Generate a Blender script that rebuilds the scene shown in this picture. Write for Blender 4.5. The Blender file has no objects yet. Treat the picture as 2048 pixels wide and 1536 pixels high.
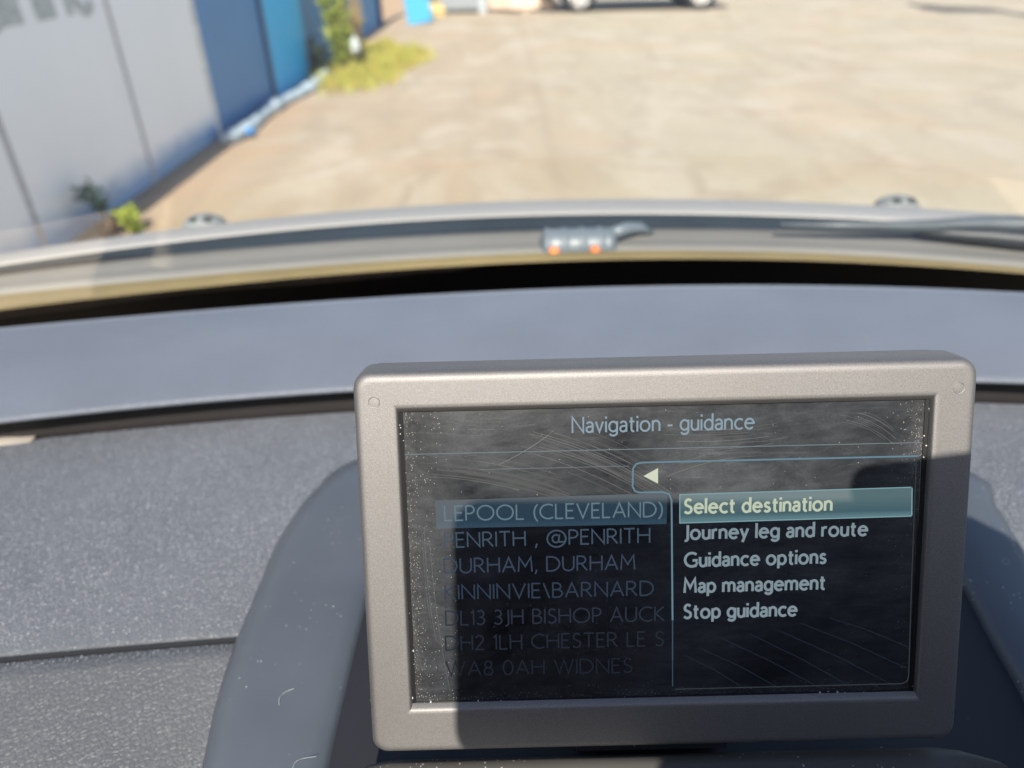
import bpy, bmesh, math, random
import numpy as np
from mathutils import Vector, Matrix

random.seed(7)
sc = bpy.context.scene
PI = math.pi

# ------------------------------------------------------------------ camera, sky, sun, exposure
CAM_H = 1.2
PITCH = math.radians(31.5)
ROLL = math.radians(1.4)
FPX = 1450.0                       # focal length in pixels of the 2048 px wide photograph
FW = np.array([0, math.cos(PITCH), -math.sin(PITCH)])
UP0 = np.array([0, math.sin(PITCH), math.cos(PITCH)])
RT = math.cos(ROLL) * np.array([1.0, 0, 0]) - math.sin(ROLL) * UP0
UP = math.sin(ROLL) * np.array([1.0, 0, 0]) + math.cos(ROLL) * UP0
cam_d = bpy.data.cameras.new("camera")
cam = bpy.data.objects.new("camera", cam_d)
sc.collection.objects.link(cam)
M = Matrix(((RT[0], UP[0], -FW[0], 0), (RT[1], UP[1], -FW[1], 0), (RT[2], UP[2], -FW[2], CAM_H), (0, 0, 0, 1)))
cam.matrix_world = M
cam_d.sensor_width = 36.0
cam_d.lens = 36.0 * FPX / 2048.0
cam_d.clip_start = 0.01
cam_d.clip_end = 2000
cam_d.dof.use_dof = True
cam_d.dof.focus_distance = 0.211
cam_d.dof.aperture_fstop = 9.0
sc.camera = cam

SUN_EL = math.radians(43.7)
SUN_AZ = math.radians(3.0)         # light travels forwards and this much to the right
SUN_DIR = np.array([math.sin(SUN_AZ) * math.cos(SUN_EL), math.cos(SUN_AZ) * math.cos(SUN_EL), -math.sin(SUN_EL)])
w = bpy.data.worlds.new("World")
sc.world = w
w.use_nodes = True
wn = w.node_tree
bg = wn.nodes["Background"]
sky = wn.nodes.new("ShaderNodeTexSky")
sky.sky_type = 'NISHITA'
sky.sun_disc = False
sky.sun_elevation = SUN_EL
sky.sun_rotation = PI + SUN_AZ
sky.air_density = 1.0
sky.dust_density = 1.2
wn.links.new(sky.outputs[0], bg.inputs[0])
bg.inputs[1].default_value = 0.10
sun_d = bpy.data.lights.new("sun", 'SUN')
sun_d.energy = 5.0
sun_d.angle = math.radians(0.53)
sun_d.color = (1.0, 0.93, 0.82)
sun = bpy.data.objects.new("sun", sun_d)
sc.collection.objects.link(sun)
sun.rotation_euler = Vector(SUN_DIR).to_track_quat('-Z', 'Y').to_euler()
sun.location = (-1, -8, 9)
sc.view_settings.view_transform = 'Standard'
sc.view_settings.look = 'None'
sc.view_settings.exposure = 0.95
sc.view_settings.gamma = 1.0
EXPO = 2 ** sc.view_settings.exposure
sc.cycles.max_bounces = 10
sc.cycles.transparent_max_bounces = 12

C0 = np.array([0, 0, CAM_H])

def ray(px, py):
    return FW + RT * (px - 1024) / FPX + UP * (768 - py) / FPX

def at(px, py, z=None, Y=None):
    """World point where the sight line of a photograph pixel meets a height (world z) or a depth Y."""
    d = ray(px, py)
    t = (z - CAM_H) / d[2] if z is not None else Y / d[1]
    return C0 + d * t

# ------------------------------------------------------------------ materials
def lin(c):
    return tuple(((v / 255) / 12.92 if v / 255 <= 0.04045 else ((v / 255 + 0.055) / 1.055) ** 2.4) for v in c)

class NT:
    def __init__(s, name):
        s.m = bpy.data.materials.new(name)
        s.m.use_nodes = True
        s.t = s.m.node_tree
        s.b = s.t.nodes["Principled BSDF"]
        s.out = s.t.nodes["Material Output"]
        s.tc = None
    def n(s, ty, **kw):
        x = s.t.nodes.new(ty)
        for k, v in kw.items():
            setattr(x, k, v)
        return x
    def l(s, a, b):
        s.t.links.new(a, b)
    def co(s, scale=(1, 1, 1), rot=(0, 0, 0), which="Object"):
        if s.tc is None:
            s.tc = s.n("ShaderNodeTexCoord")
        mp = s.n("ShaderNodeMapping")
        mp.inputs["Scale"].default_value = scale
        mp.inputs["Rotation"].default_value = rot
        s.l(s.tc.outputs[which], mp.inputs[0])
        return mp.outputs[0]
    def noise(s, vec, scale, detail=4, rough=.55, dist=0.0):
        x = s.n("ShaderNodeTexNoise")
        x.inputs["Scale"].default_value = scale
        x.inputs["Detail"].default_value = detail
        x.inputs["Roughness"].default_value = rough
        x.inputs["Distortion"].default_value = dist
        s.l(vec, x.inputs["Vector"])
        return x.outputs[0]
    def ramp(s, f, stops):
        x = s.n("ShaderNodeValToRGB")
        e = x.color_ramp.elements
        while len(e) < len(stops):
            e.new(0.5)
        for i, (p, c) in enumerate(stops):
            e[i].position = p
            e[i].color = (c, c, c, 1) if isinstance(c, (int, float)) else (*c, 1)
        s.l(f, x.inputs[0])
        return x.outputs[0]
    def mix(s, f, a, b, mode='MIX'):
        x = s.n("ShaderNodeMix", data_type='RGBA', blend_type=mode)
        for i, v in ((0, f), (6, a), (7, b)):
            if isinstance(v, (int, float)):
                x.inputs[i].default_value = v if i == 0 else (v, v, v, 1)
            elif isinstance(v, tuple):
                x.inputs[i].default_value = (*v, 1)
            else:
                s.l(v, x.inputs[i])
        return x.outputs[2]
    def math(s, op, a, b=0.0, c=0.0):
        x = s.n("ShaderNodeMath", operation=op)
        for i, v in enumerate((a, b, c)):
            if isinstance(v, (int, float)):
                x.inputs[i].default_value = v
            else:
                s.l(v, x.inputs[i])
        return x.outputs[0]
    def xyz(s, vec):
        x = s.n("ShaderNodeSeparateXYZ")
        s.l(vec, x.inputs[0])
        return x.outputs
    def bump(s, h, strength, dist):
        x = s.n("ShaderNodeBump")
        x.inputs["Strength"].default_value = strength
        x.inputs["Distance"].default_value = dist
        s.l(h, x.inputs["Height"])
        s.l(x.outputs[0], s.b.inputs["Normal"])
    def set(s, **kw):
        for k, v in kw.items():
            i = s.b.inputs[k.replace("_", " ")]
            if isinstance(v, tuple):
                v = (*v, 1) if len(v) == 3 else v
            if hasattr(v, "is_linked"):
                s.l(v, i)
            else:
                i.default_value = v
        return s

def plain(name, col, rough=.5, metal=0.0, var=.25, scale=30, spec=.5):
    k = NT(name)
    v = k.noise(k.co(), scale, 5)
    a = tuple(c * (1 - var) for c in col)
    b = tuple(min(1, c * (1 + var)) for c in col)
    k.set(Base_Color=k.mix(k.ramp(v, [(.3, 0.), (.7, 1.)]), a, b), Roughness=rough, Metallic=metal)
    k.b.inputs["Specular IOR Level"].default_value = spec
    return k.m

def emit(name, col, strength=1.0, base=(.004, .005, .007)):
    """A lit area of a display: what it gives off is divided by the exposure so that it shows at COL."""
    k = NT(name)
    c = lin(col)
    k.set(Base_Color=base, Roughness=.4, Emission_Color=c, Emission_Strength=strength / EXPO)
    k.b.inputs["Specular IOR Level"].default_value = .1
    return k.m

def leather(name, col, grain=820.0, strength=.5, rough=.42, dust=.5):
    k = NT(name)
    v = k.co()
    d = k.noise(v, 160, 3)
    vv = k.n("ShaderNodeVectorMath", operation='ADD')
    k.l(v, vv.inputs[0])
    sc_ = k.n("ShaderNodeVectorMath", operation='SCALE')
    nz = k.n("ShaderNodeTexNoise")
    nz.inputs["Scale"].default_value = 420
    nz.inputs["Detail"].default_value = 2
    k.l(v, nz.inputs["Vector"])
    k.l(nz.outputs[1], sc_.inputs[0])
    sc_.inputs[3].default_value = .0016
    k.l(sc_.outputs[0], vv.inputs[1])
    vo = k.n("ShaderNodeTexVoronoi", feature='DISTANCE_TO_EDGE')
    vo.inputs["Scale"].default_value = grain
    k.l(vv.outputs[0], vo.inputs["Vector"])
    vo2 = k.n("ShaderNodeTexVoronoi", feature='F1')
    vo2.inputs["Scale"].default_value = grain * .55
    k.l(vv.outputs[0], vo2.inputs["Vector"])
    h = k.math('ADD', k.ramp(vo.outputs["Distance"], [(0, 0.), (.16, 1.)]), k.math('MULTIPLY', vo2.outputs["Distance"], .5))
    k.bump(h, strength, .00035)
    big = k.noise(k.co((1, 1, 1)), 9, 6, .6)
    dd = k.ramp(big, [(.3, 0.), (.75, 1.)])
    base = k.mix(dd, col, tuple(min(1, c * (1 + dust)) for c in col))
    sp = k.n("ShaderNodeTexVoronoi", feature='F1')
    sp.inputs["Scale"].default_value = 130
    k.l(v, sp.inputs["Vector"])
    spk = k.math('MULTIPLY', k.math('LESS_THAN', sp.outputs["Distance"], .012), .2)
    base = k.mix(spk, base, (.55, .5, .45))
    k.set(Base_Color=base, Roughness=rough)
    k.b.inputs["Sheen Weight"].default_value = .25
    k.b.inputs["Sheen Roughness"].default_value = .4
    k.b.inputs["Sheen Tint"].default_value = (.75, .82, 1, 1)
    return k.m

def dusty_plastic(name, col, rough=.38, speck=.5, spec=.5, scale=420, thr=.10, metal=0.0):
    """Satin plastic with fine lint and dust specks lying on it."""
    k = NT(name)
    v = k.co()
    big = k.noise(v, 22, 5)
    base = k.mix(k.ramp(big, [(.3, 0.), (.75, 1.)]), tuple(c * .9 for c in col), tuple(c * 1.12 for c in col))
    vo = k.n("ShaderNodeTexVoronoi", feature='F1')
    vo.inputs["Scale"].default_value = scale
    k.l(k.co((1, .6, 1), (0, 0, .6)), vo.inputs["Vector"])
    rnd = k.xyz(vo.outputs["Color"])[0]
    size = k.math('MULTIPLY', k.math('GREATER_THAN', rnd, .55), thr)
    dens = k.ramp(k.noise(v, 35, 3), [(.42, 0.), (.62, 1.)])
    s = k.math('MULTIPLY', k.math('LESS_THAN', vo.outputs["Distance"], k.math('MULTIPLY', size, dens)), speck)
    k.set(Base_Color=k.mix(s, base, (.62, .58, .52)), Roughness=rough, Metallic=metal)
    k.b.inputs["Specular IOR Level"].default_value = spec
    fine = k.noise(v, 2600, 2)
    k.bump(fine, .12, .0001)
    return k.m

def silver_paint(name):
    k = NT(name)
    v = k.co()
    fl = k.noise(v, 3400, 2, .7)
    fl2 = k.noise(v, 30, 4)
    c = k.mix(k.ramp(fl, [(.28, 0.), (.72, 1.)]), (.190, .178, .176), (.318, .301, .298))
    c = k.mix(k.math('MULTIPLY', k.ramp(fl2, [(.35, 0.), (.75, 1.)]), .35), c, (.215, .20, .194))
    vo = k.n("ShaderNodeTexVoronoi", feature='F1')
    vo.inputs["Scale"].default_value = 420
    k.l(v, vo.inputs["Vector"])
    s = k.math('MULTIPLY', k.math('LESS_THAN', vo.outputs["Distance"], .05), .2)
    c = k.mix(s, c, (.75, .7, .62))
    k.set(Base_Color=c, Metallic=.92, Roughness=.62)
    k.bump(fl, .18, .00008)
    return k.m

MAT = {}
MAT['silver'] = silver_paint("silver_paint")
MAT['shell'] = dusty_plastic("grey_display_shell", (.10, .105, .12), .4, .8, thr=.16)
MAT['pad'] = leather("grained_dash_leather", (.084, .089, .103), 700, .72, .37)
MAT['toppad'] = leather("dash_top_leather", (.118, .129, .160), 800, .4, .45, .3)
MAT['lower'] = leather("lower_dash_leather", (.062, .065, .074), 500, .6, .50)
MAT['lip'] = plain("worn_dash_edge", (.30, .29, .28), .4, 0, .2, 60)
MAT['strip'] = dusty_plastic("black_trim_strip", (.018, .015, .016), .55, .25)
MAT['surround'] = dusty_plastic("satin_surround_plastic", (.074, .083, .101), .36, .8, .6, 620, .15)
MAT['recess'] = dusty_plastic("dark_recess_plastic", (.012, .012, .016), .6, .4)
MAT['console'] = dusty_plastic("dusty_console_plastic", (.10, .092, .085), .55, .7, .4, 700, .3)
MAT['black'] = plain("black_rubber", (.006, .006, .007), .6, 0, .2)
MAT['frit'] = plain("black_glass_border", (.002, .0025, .004), .6, 0, .1, 30, .1)

# ------------------------------------------------------------------ object helpers
COL = sc.collection

def tag(o, label=None, cat=None, group=None, kind=None):
    for k, v in (("label", label), ("category", cat), ("group", group), ("kind", kind)):
        if v:
            o[k] = v
    return o

def empty(name, loc=(0, 0, 0), parent=None):
    o = bpy.data.objects.new(name, None)
    COL.objects.link(o)
    o.location = loc
    o.empty_display_size = .1
    if parent:
        o.parent = parent
    return o

WM = {}                                            # world matrices of the things and parts built so far

class MB:
    """Collects vertices and faces (given in world space) and links them as ONE mesh object."""
    def __init__(s):
        s.v, s.f, s.mi, s.cur = [], [], [], 0
    def add(s, vs, fs):
        o = len(s.v)
        s.v += [tuple(map(float, p)) for p in vs]
        s.f += [tuple(i + o for i in f) for f in fs]
        s.mi += [s.cur] * len(fs)
        return s
    def grid(s, rows, closed=False):
        n = len(rows[0])
        vs = [p for r in rows for p in r]
        fs = []
        for i in range(len(rows) - 1):
            for j in range(n if closed else n - 1):
                a, b = i * n + j, i * n + (j + 1) % n
                fs.append((a, b, b + n, a + n))
        return s.add(vs, fs)
    def box(s, c, d, M=None):
        x, y, z = (v / 2 for v in d)
        vs = [Vector((sx * x, sy * y, sz * z)) for sx in (-1, 1) for sy in (-1, 1) for sz in (-1, 1)]
        if M is not None:
            vs = [M @ v for v in vs]
        vs = [(v[0] + c[0], v[1] + c[1], v[2] + c[2]) for v in vs]
        return s.add(vs, [(0, 1, 3, 2), (4, 6, 7, 5), (0, 4, 5, 1), (2, 3, 7, 6), (0, 2, 6, 4), (1, 5, 7, 3)])
    def tube(s, pts, rad, n=10, cap=True):
        pts = [Vector(p) for p in pts]
        rad = rad if isinstance(rad, (list, tuple)) else [rad] * len(pts)
        rings = []
        pu = None
        for i, p in enumerate(pts):
            t = (pts[min(i + 1, len(pts) - 1)] - pts[max(i - 1, 0)]).normalized()
            u = pu if pu is not None else (Vector((0, 0, 1)) if abs(t.z) < .9 else Vector((1, 0, 0)))
            u = (u - t * u.dot(t)).normalized()
            pu = u
            q = t.cross(u)
            rings.append([p + (u * math.cos(a) + q * math.sin(a)) * rad[i] for a in [2 * PI * k / n for k in range(n)]])
        s.grid(rings, True)
        if cap:
            o = len(s.v) - n * len(pts)
            s.f.append(tuple(o + k for k in range(n - 1, -1, -1)))
            s.f.append(tuple(o + n * (len(pts) - 1) + k for k in range(n)))
            s.mi += [s.cur] * 2
        return s
    def lathe(s, c, axis, prof, n=28):
        """prof: (distance along the axis, radius)"""
        q = Vector(axis).to_track_quat('Z', 'Y')
        c = Vector(c)
        rows = [[c + q @ Vector((r * math.cos(2 * PI * k / n), r * math.sin(2 * PI * k / n), h)) for k in range(n)] for h, r in prof]
        return s.grid(rows, True)
    def build(s, name, mats, parent=None, smooth=False, loc=None):
        """LOC (world) becomes the object's origin."""
        me = bpy.data.meshes.new(name)
        org = Vector(loc) if loc is not None else (Vector(WM[parent.name]) if parent else Vector((0, 0, 0)))
        me.from_pydata([tuple(Vector(v) - org) for v in s.v], [], s.f)
        for m in (mats if isinstance(mats, (list, tuple)) else [mats]):
            me.materials.append(m)
        if len(set(s.mi)) > 1:
            me.polygons.foreach_set("material_index", s.mi)
        me.update()
        bm = bmesh.new()
        bm.from_mesh(me)
        bmesh.ops.recalc_face_normals(bm, faces=bm.faces)
        bm.to_mesh(me)
        bm.free()
        if smooth:
            me.polygons.foreach_set("use_smooth", [True] * len(me.polygons))
        o = bpy.data.objects.new(name, me)
        COL.objects.link(o)
        if parent:
            o.parent = parent
            o.location = org - Vector(WM[parent.name])
        else:
            o.location = org
        WM[o.name] = tuple(org)
        return o

def thing(name, loc, label, cat, group=None):
    o = tag(empty(name, loc), label, cat, group)
    WM[o.name] = tuple(loc)
    return o

def bevel(o, w, seg=2, angle=40):
    m = o.modifiers.new("bevel", 'BEVEL')
    m.width = w
    m.segments = seg
    m.limit_method = 'ANGLE'
    m.angle_limit = math.radians(angle)
    return o

def smooth_by_angle(o, deg=35):
    me = o.data
    me.polygons.foreach_set("use_smooth", [True] * len(me.polygons))
    me.set_sharp_from_angle(angle=math.radians(deg))
    return o

def curve_fit(pts, z, yoff=0.0):
    """A smooth line y(x) at one height through the points under photograph pixels; z relative to the lens."""
    P = [at(px, py, z=CAM_H + z) for px, py in pts]
    X_, Y_ = [p[0] for p in P], [p[1] for p in P]
    c3, c2 = np.polyfit(X_, Y_, 3), np.polyfit(X_, Y_, 2)
    lo, hi = min(X_), max(X_)
    def f(x):
        k = min(max(x, lo), hi)
        return (x, float(np.polyval(c3, k) + np.polyval(c2, x) - np.polyval(c2, k)) + yoff, CAM_H + z)
    return f

# ================================================================== the ground
def ground_mat():
    k = NT("worn_concrete_yard")
    v = k.co()
    x, y, z = k.xyz(v)
    n1 = k.noise(v, .55, 6, .6)
    n2 = k.noise(k.co((1, .45, 1)), 1.9, 6, .62)
    n3 = k.noise(v, 14, 6, .7)
    warm = k.mix(k.ramp(n2, [(.32, 0.), (.68, 1.)]), (.38, .295, .205), (.41, .335, .25))
    cool = k.mix(k.ramp(n2, [(.32, 0.), (.68, 1.)]), (.39, .335, .25), (.415, .365, .28))
    wob = k.math('MULTIPLY_ADD', n1, .55, -.27)
    xx = k.math('ADD', x, wob)
    side = k.math('MULTIPLY_ADD', xx, .55, .15)            # the older bays beside the hoarding are warmer
    c = k.mix(k.ramp(side, [(.0, 0.), (.7, 1.)]), warm, cool)
    streak = k.noise(k.co((.9, .22, 1), (0, 0, .25)), 2.6, 6, .65, .8)
    c = k.mix(k.math('MULTIPLY', k.ramp(streak, [(.46, 0.), (.64, 1.)]), .5), c, (.31, .26, .20))
    pale = k.noise(k.co((1, .5, 1)), 1.5, 5, .6, .5)
    c = k.mix(k.math('MULTIPLY', k.ramp(pale, [(.48, 0.), (.62, 1.)]), .6), c, (.475, .42, .345))
    rust = k.noise(k.co((.5, 1, 1), (0, 0, -.2)), 1.25, 5, .6, .4)
    c = k.mix(k.math('MULTIPLY', k.ramp(rust, [(.56, 0.), (.72, 1.)]), .55), c, (.46, .315, .205))
    vc = k.n("ShaderNodeTexVoronoi", feature='DISTANCE_TO_EDGE')
    vc.inputs["Scale"].default_value = .55
    wv = k.n("ShaderNodeVectorMath", operation='MULTIPLY_ADD')
    wn_ = k.n("ShaderNodeTexNoise")
    wn_.inputs["Scale"].default_value = 1.7
    wn_.inputs["Detail"].default_value = 5
    k.l(v, wn_.inputs["Vector"])
    k.l(wn_.outputs[1], wv.inputs[0])
    wv.inputs[1].default_value = (.9, .9, 0)
    k.l(v, wv.inputs[2])
    k.l(wv.outputs[0], vc.inputs["Vector"])
    crack = k.math('MULTIPLY', k.ramp(vc.outputs["Distance"], [(.004, 1.), (.035, 0.)]), k.ramp(pale, [(.42, .0), (.56, .34)]))
    c = k.mix(crack, c, (.22, .165, .115))
    c = k.mix(k.math('MULTIPLY', k.ramp(n1, [(.52, 0.), (.72, 1.)]), .5), c, (.46, .315, .21))
    c = k.mix(k.math('MULTIPLY', k.ramp(k.noise(k.co((.5, 1, 1)), 1.1, 5, .6, .6), [(.55, 0.), (.75, 1.)]), .45), c, (.30, .265, .20))
    c = k.mix(k.math('MULTIPLY', k.ramp(n3, [(.45, 0.), (.75, 1.)]), .22), c, (.20, .175, .14))
    # the joints between the poured bays
    wj = k.math('MULTIPLY_ADD', k.noise(v, 3.0, 4), .16, -.08)
    jx = k.math('ABSOLUTE', k.math('ADD', k.math('ADD', x, -.30), wj))
    jy = k.math('ABSOLUTE', k.math('ADD', k.math('ADD', y, -7.75), k.math('MULTIPLY', wj, 2.0)))
    j = k.math('MAXIMUM', k.ramp(jx, [(.01, 1.), (.06, 0.)]), k.math('MULTIPLY', k.ramp(jy, [(.02, 1.), (.22, 0.)]), .6))
    jr = k.math('MULTIPLY', k.math('GREATER_THAN', x, .2), 1.0)
    c = k.mix(k.math('MULTIPLY', j, .18), c, (.25, .185, .125))
    # earth and rust washed along the foot of the hoarding
    ed = k.math('ADD', x, k.math('MULTIPLY_ADD', k.noise(v, 1.6, 4), .9, -.45))
    e = k.ramp(k.math('MULTIPLY_ADD', ed, .8, 2.0), [(.28, 1.), (.85, 0.)])
    c = k.mix(k.math('MULTIPLY', e, .55), c, (.40, .25, .14))
    k.set(Base_Color=c, Roughness=.9)
    k.b.inputs["Specular IOR Level"].default_value = .2
    k.bump(n3, .4, .01)
    return k.m

g = MB()
XS = [-900, -60, -12, -4, -2.3, -1, 0, 1, 2, 4, 8, 20, 60, 900]
YS = [-900, -60, -10, -3, 0, 2, 4, 6, 8, 10, 12, 16, 24, 60, 900]
g.grid([[(x, y, 0) for x in XS] for y in YS])
tag(g.build("ground", ground_mat()), kind="structure")

# dark irregular streak across the far yard
ck = MB()
L, R_ = [], []
n = 26
for i in range(n):
    s = i / (n - 1)
    px = 1815 + s * 420
    py = 8 + 42 * s + 3.5 * math.sin(s * 11) + random.uniform(-1.3, 1.3)
    h = (2.0 + 3.6 * abs(math.sin(s * 5 + .6))) * (1 if s > .05 else .5)
    a, b = at(px, py - h, z=.004), at(px, py + h, z=.004)
    L.append(a)
    R_.append(b)
ck.grid([L, R_])
tag(ck.build("ground_streak", plain("dark_streak", (.075, .065, .058), .8, 0, .5, 6)), kind="structure")

# ================================================================== hoardings along the left of the yard
WX = -2.06                                      # the face of the hoarding line

def wall_mat(name, col, dirt=(.30, .28, .25), amt=.25, rough=.45, foot=None, foot_h=.22):
    k = NT(name)
    v = k.co()
    n1 = k.noise(k.co((1, 1, .25)), 2.2, 5, .6)
    n2 = k.noise(v, 9, 5, .65)
    c = k.mix(k.math('MULTIPLY', k.ramp(n1, [(.4, 0.), (.8, 1.)]), amt), col, dirt)
    c = k.mix(k.math('MULTIPLY', k.ramp(n2, [(.5, 0.), (.85, 1.)]), amt * .6), c, dirt)
    if foot:
        z = k.xyz(v)[2]
        wob = k.math('MULTIPLY_ADD', k.noise(v, 5, 4), .10, -.05)
        f = k.ramp(k.math('MULTIPLY', k.math('ADD', z, wob), 1.0), [(foot_h * .45, 1.), (foot_h, 0.)])
        c = k.mix(f, c, foot)
    k.set(Base_Color=c, Roughness=rough)
    return k.m

white_m = wall_mat("white_hoarding_paint", (.81, .87, .93), (.66, .71, .76), .22, .35, (.15, .33, .60), .22)
joint_m = plain("grey_joint_strip", (.38, .39, .41), .6)
wh = thing("hoarding", (WX, 2.0, 0), "tall white panelled hoarding with grey joints, grey lettering and a blue painted foot", "hoarding")
Y_END = at(446, 283, z=0)[1]
WH = 2.35
joints = []
for (px, py) in ((306, 345), (85, 480)):         # where the two joints meet the foot of the wall / the bonnet line
    d = ray(px, py)
    t = (WX) / d[0]
    joints.append((C0 + d * t)[1])
edges = [-2.0, joints[1] - (joints[0] - joints[1]), joints[1], joints[0], Y_END]
edges[1] = joints[1] - 1.05
for a, b in zip(edges[:-1], edges[1:]):
    p = MB()
    p.box((WX - .03, (a + b) / 2, WH / 2 + .015), (.06, b - a - .03, WH - .03))
    bevel(p.build("panel", white_m, wh), .004)
for y in edges[1:-1]:
    p = MB()
    p.box((WX - .012, y, WH / 2 + .01), (.03, .036, WH - .02))
    p.build("joint_strip", joint_m, wh)
p = MB()
p.box((WX - .025, Y_END + .0135, WH / 2 + .01), (.075, .025, WH - .02))
bevel(p.build("end_trim", plain("pale_trim", (.75, .74, .70), .5), wh), .004)

# ---- stroke lettering (used on the hoarding and on the display)
def arc(cx, cy, rx, ry, a0, a1, n=14):
    return [(cx + rx * math.cos(math.radians(a0 + (a1 - a0) * i / n)), cy + ry * math.sin(math.radians(a0 + (a1 - a0) * i / n))) for i in range(n + 1)]

def bowl(x0, y0, x1, y1):                          # the D shaped side of B, D, P, R
    r = (y1 - y0) / 2
    xr = min(x1 - x0, r * 1.05)
    return [(x0, y1), (x1 - xr, y1)] + arc(x1 - xr, (y0 + y1) / 2, xr, r, 90, -90) + [(x0, y0)]

XH = .66
def round_o(cx, rx=.29):
    return arc(cx, XH / 2, rx, XH / 2, 90, 450, 24)

S_CAP = arc(.27, .75, .21, .25, 35, 200, 10) + [(.16, .60), (.38, .42)] + arc(.25, .25, .25, .25, 30, -150, 10)
S_CAP = arc(.27, .745, .215, .255, 40, 215, 10) + [(.27, .51)] + arc(.24, .25, .25, .25, 45, -145, 10)
def s_low():
    return arc(.20, XH * .745, .16, XH * .255, 35, 220, 8) + [(.2, XH * .5)] + arc(.18, XH * .25, .19, XH * .25, 45, -145, 8)

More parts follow.
